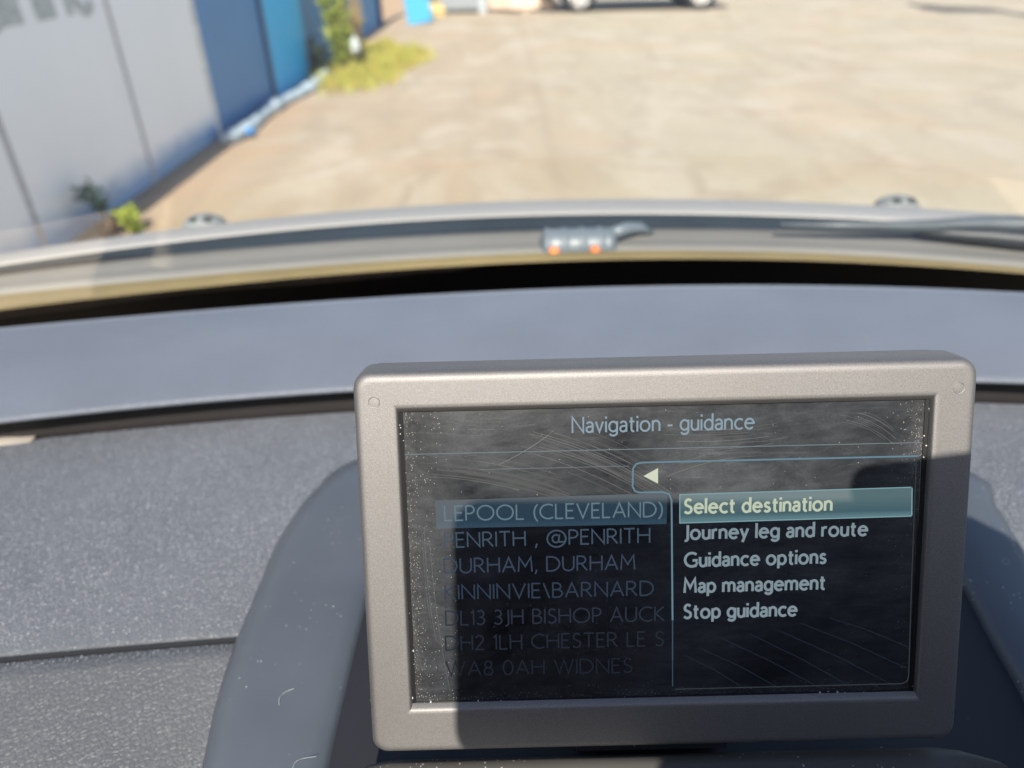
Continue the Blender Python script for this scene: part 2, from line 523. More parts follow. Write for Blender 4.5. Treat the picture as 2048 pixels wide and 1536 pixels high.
GL = {
    'A': (.74, [[(0, 0), (.37, 1), (.74, 0)], [(.13, .34), (.61, .34)]]),
    'B': (.54, [[(0, 0), (0, 1)], bowl(0, .54, .46, 1), bowl(0, 0, .54, .54)]),
    'C': (.76, [arc(.5, .5, .5, .5, 55, 305, 24)]),
    'D': (.76, [[(0, 0), (0, 1)], bowl(0, 0, .76, 1)]),
    'E': (.46, [[(.46, 1), (0, 1), (0, 0), (.46, 0)], [(0, .53), (.40, .53)]]),
    'G': (.86, [arc(.5, .5, .5, .5, 52, 318, 24) + [(.86, .14), (.86, .45), (.58, .45)]]),
    'H': (.70, [[(0, 0), (0, 1)], [(.70, 0), (.70, 1)], [(0, .53), (.70, .53)]]),
    'I': (.0, [[(0, 0), (0, 1)]]),
    'J': (.20, [[(.20, 1), (.20, .02)] + arc(.03, .02, .17, .15, 0, -95, 6)]),
    'K': (.58, [[(0, 0), (0, 1)], [(.52, 1), (.04, .52), (.58, 0)]]),
    'L': (.44, [[(0, 1), (0, 0), (.44, 0)]]),
    'M': (.82, [[(0, 0), (.06, 1), (.41, .35), (.76, 1), (.82, 0)]]),
    'N': (.72, [[(0, 0), (0, 1), (.72, 0), (.72, 1)]]),
    'O': (1.0, [arc(.5, .5, .5, .5, 90, 450, 32)]),
    'P': (.50, [[(0, 0), (0, 1)], bowl(0, .46, .50, 1)]),
    'R': (.58, [[(0, 0), (0, 1)], bowl(0, .48, .50, 1), [(.24, .48), (.58, 0)]]),
    'S': (.49, [S_CAP]),
    'T': (.62, [[(0, 1), (.62, 1)], [(.31, 1), (.31, 0)]]),
    'U': (.66, [[(0, 1), (0, .32)] + arc(.33, .32, .33, .32, 180, 360, 14) + [(.66, 1)]]),
    'V': (.72, [[(0, 1), (.36, 0), (.72, 1)]]),
    'W': (1.10, [[(0, 1), (.29, 0), (.55, 1), (.81, 0), (1.10, 1)]]),
    '0': (.56, [arc(.28, .5, .28, .5, 90, 450, 26)]),
    '1': (.16, [[(0, .84), (.14, 1), (.14, 0)]]),
    '2': (.50, [arc(.24, .74, .23, .26, 160, -30, 12) + [(.0, 0), (.50, 0)]]),
    '3': (.46, [arc(.20, .76, .21, .24, 140, -90, 12) + arc(.20, .26, .25, .26, 90, -145, 12)]),
    '8': (.50, [arc(.25, .76, .20, .24, 90, 450, 20), arc(.25, .26, .25, .26, 90, 450, 20)]),
    '(': (.18, [arc(.62, .42, .60, .78, 132, 228, 12)]),
    ')': (.18, [arc(-.42, .42, .60, .78, 48, -48, 12)]),
    ',': (.06, [[(.07, .09), (.0, -.18)]]),
    '-': (.28, [[(0, .33), (.28, .33)]]),
    '\\': (.34, [[(0, 1.0), (.34, -.04)]]),
    '@': (1.12, [arc(.56, .42, .56, .58, -52, 305 - 360 + 360, 36), arc(.53, .42, .22, .27, 60, 330, 16), [(.74, .70), (.68, .24)] + arc(.82, .30, .14, .12, 205, 300, 5) + arc(.56, .42, .55, .57, -25, 20, 6)]),
    'a': (.42, [[(.04, .56)] + arc(.21, .46, .20, .20, 130, 0, 10) + [(.41, 0)], [(.41, .38)] + arc(.20, .18, .20, .18, 80, 300, 12) + [(.41, .14)]]),
    'c': (.46, [arc(.30, .33, .30, .33, 52, 308, 18)]),
    'd': (.52, [arc(.27, .33, .27, .33, 25, 335, 20), [(.52, 1.04), (.52, 0)]]),
    'e': (.56, [[(.03, .36), (.56, .36)] + arc(.29, .33, .285, .33, 6, 315, 22)]),
    'g': (.52, [arc(.27, .34, .27, .32, 25, 335, 20), [(.52, .66), (.52, -.04)] + arc(.27, -.04, .25, .22, 0, -150, 10)]),
    'i': (.0, [[(0, 0), (0, .66)], [(0, .88), (0, .985)]]),
    'l': (.0, [[(0, 0), (0, 1.04)]]),
    'm': (.82, [[(0, 0), (0, .66)], [(0, .42)] + arc(.205, .42, .205, .24, 180, 0, 10) + [(.41, 0)], [(.41, .42)] + arc(.615, .42, .205, .24, 180, 0, 10) + [(.82, 0)]]),
    'n': (.45, [[(0, 0), (0, .66)], [(0, .42)] + arc(.225, .42, .225, .24, 180, 0, 10) + [(.45, 0)]]),
    'o': (.60, [arc(.30, .33, .30, .33, 90, 450, 24)]),
    'p': (.52, [[(0, .66), (0, -.28)], arc(.25, .33, .27, .33, 155, -155, 20)]),
    'r': (.26, [[(0, 0), (0, .66)], [(0, .40)] + arc(.20, .44, .20, .21, 180, 70, 8)]),
    's': (.37, [s_low()]),
    't': (.30, [[(.12, .90), (.12, .14)] + arc(.25, .14, .13, .14, 180, 285, 7), [(0, .645), (.29, .645)]]),
    'u': (.45, [[(0, .66), (0, .24)] + arc(.225, .24, .225, .24, 180, 360, 10) + [(.45, .66)], [(.45, .3), (.45, 0)]]),
    'v': (.46, [[(0, .66), (.23, 0), (.46, .66)]]),
    'y': (.48, [[(0, .66), (.25, .02)], [(.48, .66), (.13, -.28)]]),
    ' ': (.14, []),
}

def text_strokes(txt, gap=.2, space=None):
    x, out = 0.0, []
    for i, ch in enumerate(txt):
        wd, st = GL[ch]
        for s in st:
            out.append([(px + x, py) for px, py in s])
        x += (space if (space and ch == ' ') else wd) + gap
    xs = [p[0] for s in out for p in s]
    x0, x1 = min(xs), max(xs)
    return [[((px - x0) / (x1 - x0), py) for px, py in s] for s in out]

def ribbon(mb, pts, half, place, lift=0.0):
    """A flat stroke of half width HALF along 2D points, put in space by place(u, v, lift)."""
    P = []
    for p in pts:
        q = Vector((p[0], p[1]))
        if not P or (q - P[-1]).length > 1e-6:
            P.append(q)
    if len(P) < 2:
        return
    closed = (P[0] - P[-1]).length < 1e-5
    if closed:
        P = P[:-1]
    m = len(P)
    A, B = [], []
    for i in range(m):
        a = P[i - 1] if (closed or i > 0) else None
        b = P[(i + 1) % m] if (closed or i < m - 1) else None
        d1 = (P[i] - a).normalized() if a is not None else None
        d2 = (b - P[i]).normalized() if b is not None else None
        if d1 is None: d1 = d2
        if d2 is None: d2 = d1
        n1, n2 = Vector((-d1.y, d1.x)), Vector((-d2.y, d2.x))
        k = n1 + n2
        k = k.normalized() if k.length > 1e-6 else n1
        L_ = half / max(.42, k.dot(n1))
        e = Vector((0, 0))
        if not closed and i == 0: e = -d2 * half * .35
        if not closed and i == m - 1: e = d1 * half * .35
        A.append(place(*(P[i] + k * L_ + e), lift))
        B.append(place(*(P[i] - k * L_ + e), lift))
    if closed:
        A.append(A[0]); B.append(B[0])
    mb.grid([A, B])

# lettering on the white panels: the feet of the words show at the top of the frame
grey_text = plain("grey_letter_paint", (.42, .47, .49), .6)
def wall_place(u, v, lift):
    return (WX + .0025 + lift, u, v)
def wall_yz(px, py):
    d = ray(px, py)
    p = C0 + d * (WX / d[0])
    return p[1], p[2]
yb0, zb = wall_yz(20, 43)
yb1, zb1 = wall_yz(190, 18)
lt = MB()
LET = .30
base = min(zb, zb1) + .0
x = yb1
for word in ("rail line",):
    st = text_strokes(word, .17)
    wid = .30 * 3.55
    off = yb1 - wid
    for i, s in enumerate(st):
        ribbon(lt, [(off + u * wid, base + v * LET) for u, v in s], .028, wall_place, i * 1e-5)
lt.build("lettering", grey_text, wh)

# ---- dark blue hoarding, bright blue door, weathered blue wall beyond
bh = thing("blue_hoarding", (WX, Y_END + .03, 0), "dark blue painted hoarding panel between the white hoarding and a bright blue panel", "hoarding")
Y2 = at(545, 206, z=0)[1]
p = MB()
p.box((WX - .03, (Y_END + .03 + Y2) / 2, 1.2), (.06, Y2 - Y_END - .03, 2.4))
dk = wall_mat("dark_blue_paint", (.035, .205, .48), (.03, .14, .33), .35)
bevel(p.build("panel", dk, bh), .005)
p = MB()
p.box((WX - .02, Y2 + .03, 1.2), (.09, .055, 2.4))
bevel(p.build("corner_post", plain("navy_post", (.03, .055, .13), .6), bh), .005)

pb = at(640, 152, z=0)
bp = thing("blue_hoarding", (WX, Y2 + .06, 0), "bright sky blue hoarding panel between the dark blue panel and the tall weeds", "hoarding")
p = MB()
Y3 = 8.3
p.box((WX - .03, (Y2 + .06 + Y3) / 2, 1.2), (.06, Y3 - Y2 - .06, 2.4))
bevel(p.build("board", wall_mat("bright_blue_paint", (.004, .46, .90), (.01, .36, .74), .3), bp), .005)
p = MB()
p.box((WX + .012, Y2 + .10, 1.2), (.02, .07, 2.36))
bevel(p.build("edge_batten", wall_mat("bright_blue_batten", (.015, .36, .70), (.02, .2, .42), .3), bp), .004)

bw = thing("boarded_wall", (WX, Y3, 0), "weathered mid blue boarded wall behind the tall weeds", "wall")
wm_ = wall_mat("weathered_blue_boards", (.06, .25, .54), (.20, .32, .46), .75, .7)
Y4 = 13.6
yy = Y3 + .02
p = MB()
while yy < Y4 - .1:
    wd = random.uniform(.26, .34)
    p.box((WX - .05 + random.uniform(-.01, .01), yy + wd / 2, 1.15), (.045, wd - .012, 2.3))
    yy += wd
p.build("boarding", wm_, bw)
p = MB()
p.box((WX - .095, (Y3 + Y4) / 2, 1.14), (.04, Y4 - Y3 - .06, 2.2))
p.build("backing", plain("dark_gap", (.02, .03, .06), .8), bw)
p = MB()
p.box((WX - .02, Y4 + .02, 1.15), (.12, .10, 2.34))
bevel(p.build("end_post", plain("dark_blue_post", (.025, .05, .12), .6), bw), .006)

# leaning bright board at the end of the wall
lb = MB()
c0, c1, c2 = at(812, 52, z=.0), at(822, 58, z=.0), at(850, 40, z=.0)
lm = Matrix.Rotation(math.radians(-7), 3, 'Y') @ Matrix.Rotation(math.radians(28), 3, 'Z')
b0 = (c1 + c2) / 2
lb.box((b0[0] - .04, b0[1] + .05, .62), (.44, .03, 1.22), lm)
bevel(tag(lb.build("leaning_board", wall_mat("light_blue_board", (.07, .36, .64), (.1, .3, .5), .3), loc=(b0[0], b0[1], 0)),
          "light blue board leaning upright past the end of the weathered blue wall", "board"), .006)

# ------------------------------------------------------------------ plants
def leaf_mat(name, a, b):
    k = NT(name)
    oi = k.n("ShaderNodeNewGeometry")
    c = k.mix(oi.outputs["Random Per Island"], a, b)
    k.set(Base_Color=c, Roughness=.6)
    tr = k.n("ShaderNodeBsdfTranslucent")
    k.l(c, tr.inputs[0])
    mx = k.n("ShaderNodeMixShader")
    mx.inputs[0].default_value = .35
    k.l(k.b.outputs[0], mx.inputs[1])
    k.l(tr.outputs[0], mx.inputs[2])
    k.l(mx.outputs[0], k.out.inputs[0])
    return k.m

def leaf(mb, p, d, length, width):
    d = Vector(d).normalized()
    s = d.cross(Vector((random.uniform(-1, 1), random.uniform(-1, 1), 1))).normalized()
    u = d.cross(s)
    p = Vector(p)
    pts = [p, p + d * length * .4 + s * width / 2 + u * width * .15, p + d * length - u * length * .15, p + d * length * .4 - s * width / 2 + u * width * .15]
    mb.add(pts, [(0, 1, 2), (0, 2, 3)])

def weed(name, base, h, spread, stems, leaves, ll, lw, mats, stem_r, label, cat, loc=None):
    t = thing(name, base, label, cat)
    st, lf = MB(), MB()
    for i in range(stems):
        a = random.uniform(0, 2 * PI)
        tip = Vector(base) + Vector((math.cos(a) * spread * random.uniform(.2, 1), math.sin(a) * spread * random.uniform(.2, 1), h * random.uniform(.55, 1)))
        b = Vector(base) + Vector((random.uniform(-.2, .2) * spread, random.uniform(-.2, .2) * spread, -.01))
        mid = b.lerp(tip, .5) + Vector((random.uniform(-.2, .2) * spread, random.uniform(-.2, .2) * spread, 0))
        st.tube([b, mid, tip], [stem_r, stem_r * .8, stem_r * .35], 5)
        for j in range(leaves):
            s = random.uniform(.12, 1)
            q = b.lerp(mid, s * 2) if s < .5 else mid.lerp(tip, s * 2 - 1)
            aa = random.uniform(0, 2 * PI)
            leaf(lf, q, (math.cos(aa), math.sin(aa), random.uniform(-.2, .9)), ll * random.uniform(.6, 1.2), lw * random.uniform(.6, 1.2))
    st.build("stem", mats[0], t)
    lf.build("foliage", mats[1], t)
    return t

stem_m = plain("weed_stem", (.12, .10, .045), .7)
dry_m = plain("dry_stem", (.42, .30, .15), .8)
bush_leaf = leaf_mat("bush_leaf", (.24, .32, .03), (.52, .56, .10))
dark_leaf = leaf_mat("dark_leaf", (.012, .03, .015), (.05, .09, .03))
lime_leaf = leaf_mat("lime_leaf", (.32, .42, .05), (.48, .54, .09))
dry_leaf = leaf_mat("dry_leaf", (.40, .30, .08), (.60, .46, .16))

pb = at(672, 150, z=0)
weed("weed_bush", (pb[0] + .08, pb[1] + .15, 0), 1.0, .22, 18, 40, .10, .04, (stem_m, bush_leaf), .008,
     "tall leafy green weed bush growing at the foot of the blue wall", "bush")
weed("dead_weed", (pb[0] + .12, pb[1] + .9, 0), 1.15, .22, 16, 16, .10, .02, (dry_m, dry_leaf), .008,
     "dry straw coloured dead weed standing behind the green bush", "weed")
pd = at(630, 158, z=0)
weed("ivy_clump", (WX + .10, pd[1] + .1, 0), .36, .10, 7, 22, .10, .06, (stem_m, dark_leaf), .007,
     "dark green clump of leaves against the bright blue panel", "plant")
ps = at(232, 470, z=0.0)
sap = (WX + .14, ps[1] - .05, 0)
t = thing("sapling", sap, "thin dark sapling standing against the foot of the white hoarding", "sapling")
st, lf = MB(), MB()
tipx = C0 + ray(178, 392) * ((WX + .1) / ray(178, 392)[0])
tip = Vector(tipx)
b = Vector((sap[0], sap[1], -.01))
mid = b.lerp(tip, .55) + Vector((0, .03, .02))
st.tube([b, mid, tip], [.013, .010, .005], 6)
for i in range(4):
    q = mid.lerp(tip, random.uniform(.0, .9))
    st.tube([q, q + Vector((random.uniform(-.02, .10), random.uniform(-.14, .14), random.uniform(.02, .12)))], [.005, .002], 5)
for i in range(80):
    q = mid.lerp(tip, min(1.05, random.uniform(.2, 1.5))) + Vector((random.gauss(0, .02), random.gauss(0, .035), random.gauss(.0, .028)))
    leaf(lf, q, (random.uniform(-1, 1), random.uniform(-1, 1), random.uniform(-.3, .8)), .042, .028)
st.build("stem", plain("sapling_bark", (.07, .06, .05), .8), t)
lf.build("foliage", leaf_mat("sapling_leaf", (.02, .06, .03), (.06, .12, .05)), t)

pl = at(262, 468, z=0)
weed("lime_weed", (pl[0] + .0, pl[1] + .02, 0), .14, .12, 9, 13, .045, .03, (stem_m, lime_leaf), .004,
     "low lime green weed at the foot of the white hoarding beside the sapling", "weed")
pr = at(222, 474, z=0)
weed("rusty_weed", (pr[0] - .01, pr[1], 0), .10, .06, 6, 10, .04, .02, (stem_m, leaf_mat("rust_leaf", (.22, .07, .05), (.30, .13, .08))), .004,
     "small rust red weed between the sapling and the lime green weed", "weed")

# grass patch (blades no one could count)
poly = [at(*q, z=0)[:2] for q in ((650, 170), (690, 186), (760, 170), (806, 144), (846, 122), (826, 101), (740, 90), (700, 110), (664, 132))]
def inside(x, y):
    r = False
    for i in range(len(poly)):
        (x1, y1), (x2, y2) = poly[i], poly[i - 1]
        if (y1 > y) != (y2 > y) and x < (x2 - x1) * (y - y1) / (y2 - y1) + x1:
            r = not r
    return r
gr = MB()
xs, ys = [q[0] for q in poly], [q[1] for q in poly]
cnt = 0
while cnt < 6500:
    x, y = random.uniform(min(xs) - .25, max(xs) + .25), random.uniform(min(ys) - .4, max(ys) + .4)
    jx, jy = random.gauss(0, .07), random.gauss(0, .16)
    if not inside(x + jx, y + jy):
        continue
    dens = .5 + .5 * math.sin(x * 6.1 + 1) * math.sin(y * 2.7)
    dens *= .6 + .4 * math.sin(x * 17 + y * 5)
    if random.random() > .22 + .78 * dens:
        continue
    cnt += 1
    h = random.uniform(.03, .17) * (.45 + .9 * dens)
    a = random.uniform(0, 2 * PI)
    dx, dy = math.cos(a) * .010, math.sin(a) * .010
    lx, ly = random.gauss(0, .05), random.gauss(0, .05)
    gr.add([(x - dx, y - dy, 0), (x + dx, y + dy, 0), (x + lx, y + ly, h)], [(0, 1, 2)])
tag(gr.build("grass", leaf_mat("yellow_grass", (.54, .40, .13), (.48, .53, .08))), kind="stuff")

# pale blue tarpaulin roll along the foot of the wall, blue rag, white bag
tp = MB()
line = [(452, 283), (470, 274), (492, 262), (512, 244), (540, 222), (566, 205), (592, 192), (620, 178), (640, 164), (656, 146)]
P = [at(q[0], q[1], z=.03) for q in line]
PP, RR = [], []
for i in range(len(P) - 1):
    for s in range(5):
        q = P[i] + (P[i + 1] - P[i]) * s / 5
        PP.append((q[0] + random.uniform(-.012, .012), q[1], .03 + random.uniform(0, .018)))
        RR.append(random.uniform(.034, .062))
tp.tube(PP, RR, 9)
tag(tp.build("tarpaulin_roll", wall_mat("pale_tarpaulin", (.42, .50, .55), (.28, .36, .44), .6, .5), smooth=True, loc=(P[0][0], P[0][1], 0)),
    "pale blue grey rolled tarpaulin lying along the foot of the blue hoarding", "tarpaulin")

def crumple(name, c, r, mat, label, cat, seed=1, sq=(1, 1, 1)):
    rnd = random.Random(seed)
    bm = bmesh.new()
    bmesh.ops.create_icosphere(bm, subdivisions=3, radius=1)
    ph = [rnd.uniform(0, 6) for _ in range(6)]
    for v in bm.verts:
        k = 1 + .22 * math.sin(v.co.x * 5 + ph[0]) * math.sin(v.co.y * 6 + ph[1]) + .16 * math.sin(v.co.z * 9 + ph[2]) + rnd.uniform(-.06, .06)
        v.co *= k
        v.co = Vector((v.co.x * r * sq[0], v.co.y * r * sq[1], max(-r * sq[2] * .8, v.co.z * r * sq[2])))
    mb = MB()
    mb.add([v.co + Vector(c) for v in bm.verts], [[x.index for x in f.verts] for f in bm.faces])
    bm.free()
    o = mb.build(name, mat, loc=(c[0], c[1], 0))
    return tag(o, label, cat)

q = at(500, 266, z=.03)
crumple("blue_rag", (q[0], q[1], .04), .038, wall_mat("blue_rag_cloth", (.05, .24, .55), (.2, .36, .58), .3, .8),
        "crumpled bright blue rag on the rolled tarpaulin beside the dark blue hoarding", "rag", 3, (.9, 1.7, .6))
q = at(710, 92, Y=pb[1] + .12)
crumple("plastic_bag", (q[0], q[1], q[2]), .075, plain("white_plastic", (.50, .54, .55), .5),
        "crumpled white plastic bag caught in the weeds", "bag", 5, (.6, .6, 1.1))

# ------------------------------------------------------------------ far end of the yard
q = at(872, 34, z=0)
crumple("yellow_sack", (q[0], q[1] + .1, .10), .17, plain("yellow_sack_cloth", (.62, .48, .22), .9),
        "small yellow sack lying by the end of the blue wall", "sack", 8, (1, 1, .7))
bk = MB()
q = at(868, 22, z=0)
bk.box((q[0] - .05, q[1] + .35, .40), (.55, .5, .8))
bk.box((q[0] + .02, q[1] + .30, .84), (.64, .58, .07))
bevel(tag(bk.build("brown_crate", plain("brown_crate_paint", (.10, .085, .08), .8), loc=(q[0], q[1] + .3, 0)),
          "dark brown lidded crate at the far end of the blue wall", "crate"), .02)
q = at(925, 28, z=0)
bn = thing("wheelie_bin", (q[0], q[1] + .3, 0), "grey wheeled bin standing between a dark crate and pale rubble", "bin")
bmat = plain("grey_bin_plastic", (.26, .28, .30), .55)
b = MB()
rows = []
for z, hw, hd in ((.06, .40, .26), (.10, .42, .28), (.95, .52, .36), (1.0, .54, .38)):
    rows.append([(q[0] + sx * hw, q[1] + .3 + sy * hd, z) for sx, sy in ((-1, -1), (1, -1), (1, 1), (-1, 1))])
b.grid(rows, True)
b.add([rows[0][i] for i in range(4)], [(0, 1, 2, 3)])
bevel(b.build("bin_body", bmat, bn), .02)
b = MB()
b.box((q[0], q[1] + .3, 1.03), (1.12, .8, .06))
bevel(b.build("lid", bmat, bn), .02)
for sx in (-1, 1):
    b = MB()
    b.lathe((q[0] + sx * .44, q[1] + .56, .10), (1, 0, 0), [(-.03, .0), (-.03, .10), (.03, .10), (.03, .0)], 20)
    b.build("wheel", MAT['black'], bn)
gp = MB()
q2 = at(966, 27, z=0)
gp.tube([(q2[0], q2[1] + .05, 0), (q2[0], q2[1] + .05, 1.3)], .075, 12)
tag(gp.build("grey_post", plain("pale_grey_post", (.42, .46, .48), .5), loc=(q2[0], q2[1] + .05, 0)),
    "pale grey upright post beside the grey wheeled bin", "post")
sand = plain("pale_sandbag", (.66, .52, .42), .9, 0, .2, 12)
for i, (px, py, r, sq, lab) in enumerate(((1005, 24, .26, (1.1, .8, .75), "pale stuffed sack nearest the grey post"),
                                          (1048, 26, .28, (1.3, .8, .6), "pale stuffed sack between two others"),
                                          (1088, 24, .24, (1.0, .8, .7), "pale stuffed sack nearest the dark car"))):
    q = at(px, py, z=0)
    crumple("sack", (q[0], q[1] + .22, r * sq[2] * .8), r, sand, lab, "sack", 20 + i, sq)["group"] = "pale sacks piled at the far end"

# ---- dark car parked across the end of the yard
fc0 = at(1160, 27, z=0)
fc1 = at(1402, 21, z=0)
wb = fc1[0] - fc0[0]
CY = fc0[1] + .10                                       # near side of the wheels
pc = thing("parked_car", ((fc0[0] + fc1[0]) / 2, CY + .85, 0), "dark navy car with silver wheels parked side on at the far end of the yard", "car")
navy = plain("navy_car_paint", (.010, .014, .030), .25, 0, .1, 3)
s = wb / 2.45
prof = [(-.78, .30), (-.80, .52), (-.72, .78), (-.55, .90), (.10, .98), (.62, 1.38), (1.2, 1.46), (2.2, 1.42), (2.85, 1.02), (3.12, .92), (3.18, .55), (3.10, .30)]
def fx(x): return fc0[0] + x * s
b = MB()
for side in (0,):
    yn, yf = CY + .02, CY + 1.68
    rowsA = []
    for yy_, sc_, in ((yn, 0.0), (yn + .05, 0.02), (yf - .05, .02), (yf, 0.0)):
        pass
outline = []
for i, (x, z) in enumerate(prof):
    outline.append((x, z))
# lower edge with wheel arches
low = [(3.10, .30)] + [(2.45 + .36 * math.cos(a), .30 + .36 * math.sin(a)) for a in [PI * k / 10 for k in range(11)]] + [(.0 + .36 * math.cos(a), .30 + .36 * math.sin(a)) for a in [PI * k / 10 for k in range(11)]]
poly2 = prof + low[1:]
inset = [(p_[0], p_[1]) for p_ in poly2]
loops = []
for yy_, tz in ((CY + .0, .02), (CY + .06, 0.0), (CY + 1.62, 0.0), (CY + 1.68, .02)):
    loops.append([(fx(x), yy_ + (.16 if z > 1.2 and yy_ < CY + .8 else (-.16 if z > 1.2 else 0)), z) for x, z in inset])
b.grid(loops, True)
nn = len(inset)
b.add(loops[0], [tuple(range(nn))])
b.add(loops[-1], [tuple(range(nn))])
b.build("body", navy, pc)
b = MB()
glass_dark = plain("dark_car_glass", (.01, .012, .015), .08, 0, .1)
win = [(.42, 1.02), (.74, 1.33), (1.22, 1.40), (2.1, 1.36), (2.6, 1.04)]
b.add([(fx(x), CY - .004 + (z - .98) * .36, z) for x, z in win], [tuple(range(5))])
b.build("side_window", glass_dark, pc)
for x in (0, 2.45):
    for yc, out in ((CY + .10, -1), (CY + 1.58, 1)):
        cx = fx(x)
        t_ = MB()
        t_.lathe((cx, yc, .31), (0, out, 0), [(-.10, .20), (-.10, .29), (-.07, .31), (.07, .31), (.10, .29), (.10, .215), (.06, .20)], 36)
        ty = t_.build("wheel", MAT['black'], pc, True)
        r_ = MB()
        r_.lathe((cx, yc, .31), (0, out, 0), [(.03, .0), (.045, .05), (.03, .07)], 24)
        for k in range(7):
            a = 2 * PI * k / 7
            dv = Vector((math.cos(a), 0, math.sin(a)))
            sv = Vector((-math.sin(a), 0, math.cos(a)))
            c_ = Vector((cx, yc + out * .045, .31))
            r_.add([c_ + dv * .04 - sv * .025, c_ + dv * .04 + sv * .025, c_ + dv * .20 + sv * .045, c_ + dv * .20 - sv * .045], [(0, 1, 2, 3)])
        r_.lathe((cx, yc, .31), (0, out, 0), [(-.05, .19), (.05, .20), (.085, .215), (.09, .205), (.04, .185)], 36)
        r_.build("rim", plain("silver_rim", (.75, .72, .70), .3, .6, .1), ty)
for x, nm, cc in ((-.74, "headlight", (.7, .7, .7)), (3.08, "tail_light", (.3, .02, .02))):
    for yy_ in (CY + .06, CY + 1.42):
        b = MB()
        b.box((fx(x), yy_ + .10, .72), (.14, .26, .13))
        bevel(b.build(nm, plain(nm + "_lens", cc, .15), pc), .03, 3)

# ================================================================== the car we sit in
X0 = .045
car = thing("car", (X0, .6, 0), "silver car seen from inside, its grey dashboard with pop-up navigation screen filling the foreground", "car")
NX = 61
XR = np.linspace(-.62, .74, NX)

def rows_from(fns, xr=XR):
    return [[f(x) for x in xr] for f in fns]

# --- dashboard: leather pad behind the screen, lower panel, top pad, trim strip
far_pad = curve_fit([(0, 888), (200, 868), (400, 848), (700, 826), (1955, 808), (2048, 810)], -.241)
seam = curve_fit([(0, 1312), (230, 1292), (465, 1272), (1000, 1240), (1500, 1225)], -.246)
def mixf(f, g_, s, dz=0.0, dy=0.0):
    def h(x):
        a, b_ = np.array(f(x)), np.array(g_(x))
        q_ = a + (b_ - a) * s
        return (q_[0], q_[1] + dy, q_[2] + dz)
    return h
pad = MB()
R_pad = [mixf(far_pad, seam, 0, -.012, .012), mixf(far_pad, seam, 0, -.002, .004), mixf(far_pad, seam, 0)]
for s_ in (.1, .2, .35, .5, .65, .8, .9, .96):
    R_pad.append(mixf(far_pad, seam, s_, .004 * math.sin(s_ * PI)))
R_pad += [mixf(far_pad, seam, .985, -.0003), mixf(far_pad, seam, 1.0, -.0012), mixf(far_pad, seam, 1.0, -.0018, .0012), mixf(far_pad, seam, 1.0, -.0021, .004)]
pad.grid(rows_from(R_pad))
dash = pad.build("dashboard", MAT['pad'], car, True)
lowend = lambda x: (x, seam(x)[1] - .16, CAM_H - .315)
sg = MB()
sg.grid(rows_from([mixf(seam, lowend, 0, -.0010, .0004), mixf(seam, lowend, 0, -.0011, -.0006), mixf(seam, lowend, 0, -.0026, -.0008), mixf(seam, lowend, 0, -.0060, .0)]))
sg.build("seam", plain("dark_seam_groove", (.012, .013, .018), .8, 0, .1), dash)
low_ = MB()
low_.grid(rows_from([mixf(seam, lowend, 0, -.016, .03), mixf(seam, lowend, 0, -.0085, .006), mixf(seam, lowend, 0, -.0072, .002), mixf(seam, lowend, 0, -.0065, -.0002), mixf(seam, lowend, 0, -.0028, -.0014), mixf(seam, lowend, .05, -.0012), mixf(seam, lowend, .15, .0), mixf(seam, lowend, .35, .004), mixf(seam, lowend, .6, .006), mixf(seam, lowend, .85, -.002), lambda x: (x, seam(x)[1] - .17, CAM_H - .36), lambda x: (x, seam(x)[1] - .15, CAM_H - .62)]))
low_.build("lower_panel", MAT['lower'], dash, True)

lipf = curve_fit([(0, 838), (350, 802), (700, 775), (1955, 757), (2048, 759)], -.217)
farf = curve_fit([(0, 656), (300, 628), (700, 600), (1100, 577), (1400, 571), (2048, 585)], -.217)
tp_ = MB()
R_top = [mixf(lipf, farf, 0, -.0045, .007), mixf(lipf, farf, 0, -.0035, .0006), mixf(lipf, farf, 0, -.0018), mixf(lipf, farf, .012, -.0005), mixf(lipf, farf, .03)]
for s_ in (.1, .25, .4, .55, .7, .85, .94):
    R_top.append(mixf(lipf, farf, s_, .0045 * math.sin(s_ * PI)))
R_top += [mixf(lipf, farf, 1.0), mixf(lipf, farf, 1.02, -.003), mixf(lipf, farf, 1.05, -.012), mixf(lipf, farf, 1.12, -.05)]
tp_.grid(rows_from(R_top))
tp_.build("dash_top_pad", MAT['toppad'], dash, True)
ts = MB()
ts.grid(rows_from([mixf(lipf, farf, 0, -.004, .012), lambda x: (x, far_pad(x)[1] + .010, CAM_H - .229), lambda x: (x, far_pad(x)[1] + .004, CAM_H - .2385), lambda x: (x, far_pad(x)[1] + .006, CAM_H - .246)]))
ts.build("trim_strip", MAT['strip'], dash, True)
te = MB()  # bright patch of light at the strip's left end, modelled as a pale wedge
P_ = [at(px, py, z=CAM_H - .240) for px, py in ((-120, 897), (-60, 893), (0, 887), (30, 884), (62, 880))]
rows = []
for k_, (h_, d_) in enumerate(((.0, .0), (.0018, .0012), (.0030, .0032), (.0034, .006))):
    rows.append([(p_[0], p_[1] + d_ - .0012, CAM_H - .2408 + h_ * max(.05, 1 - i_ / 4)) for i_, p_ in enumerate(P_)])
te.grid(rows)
te.build("light_patch", plain("light_patch_tint", (.34, .30, .27), .4), dash, True)

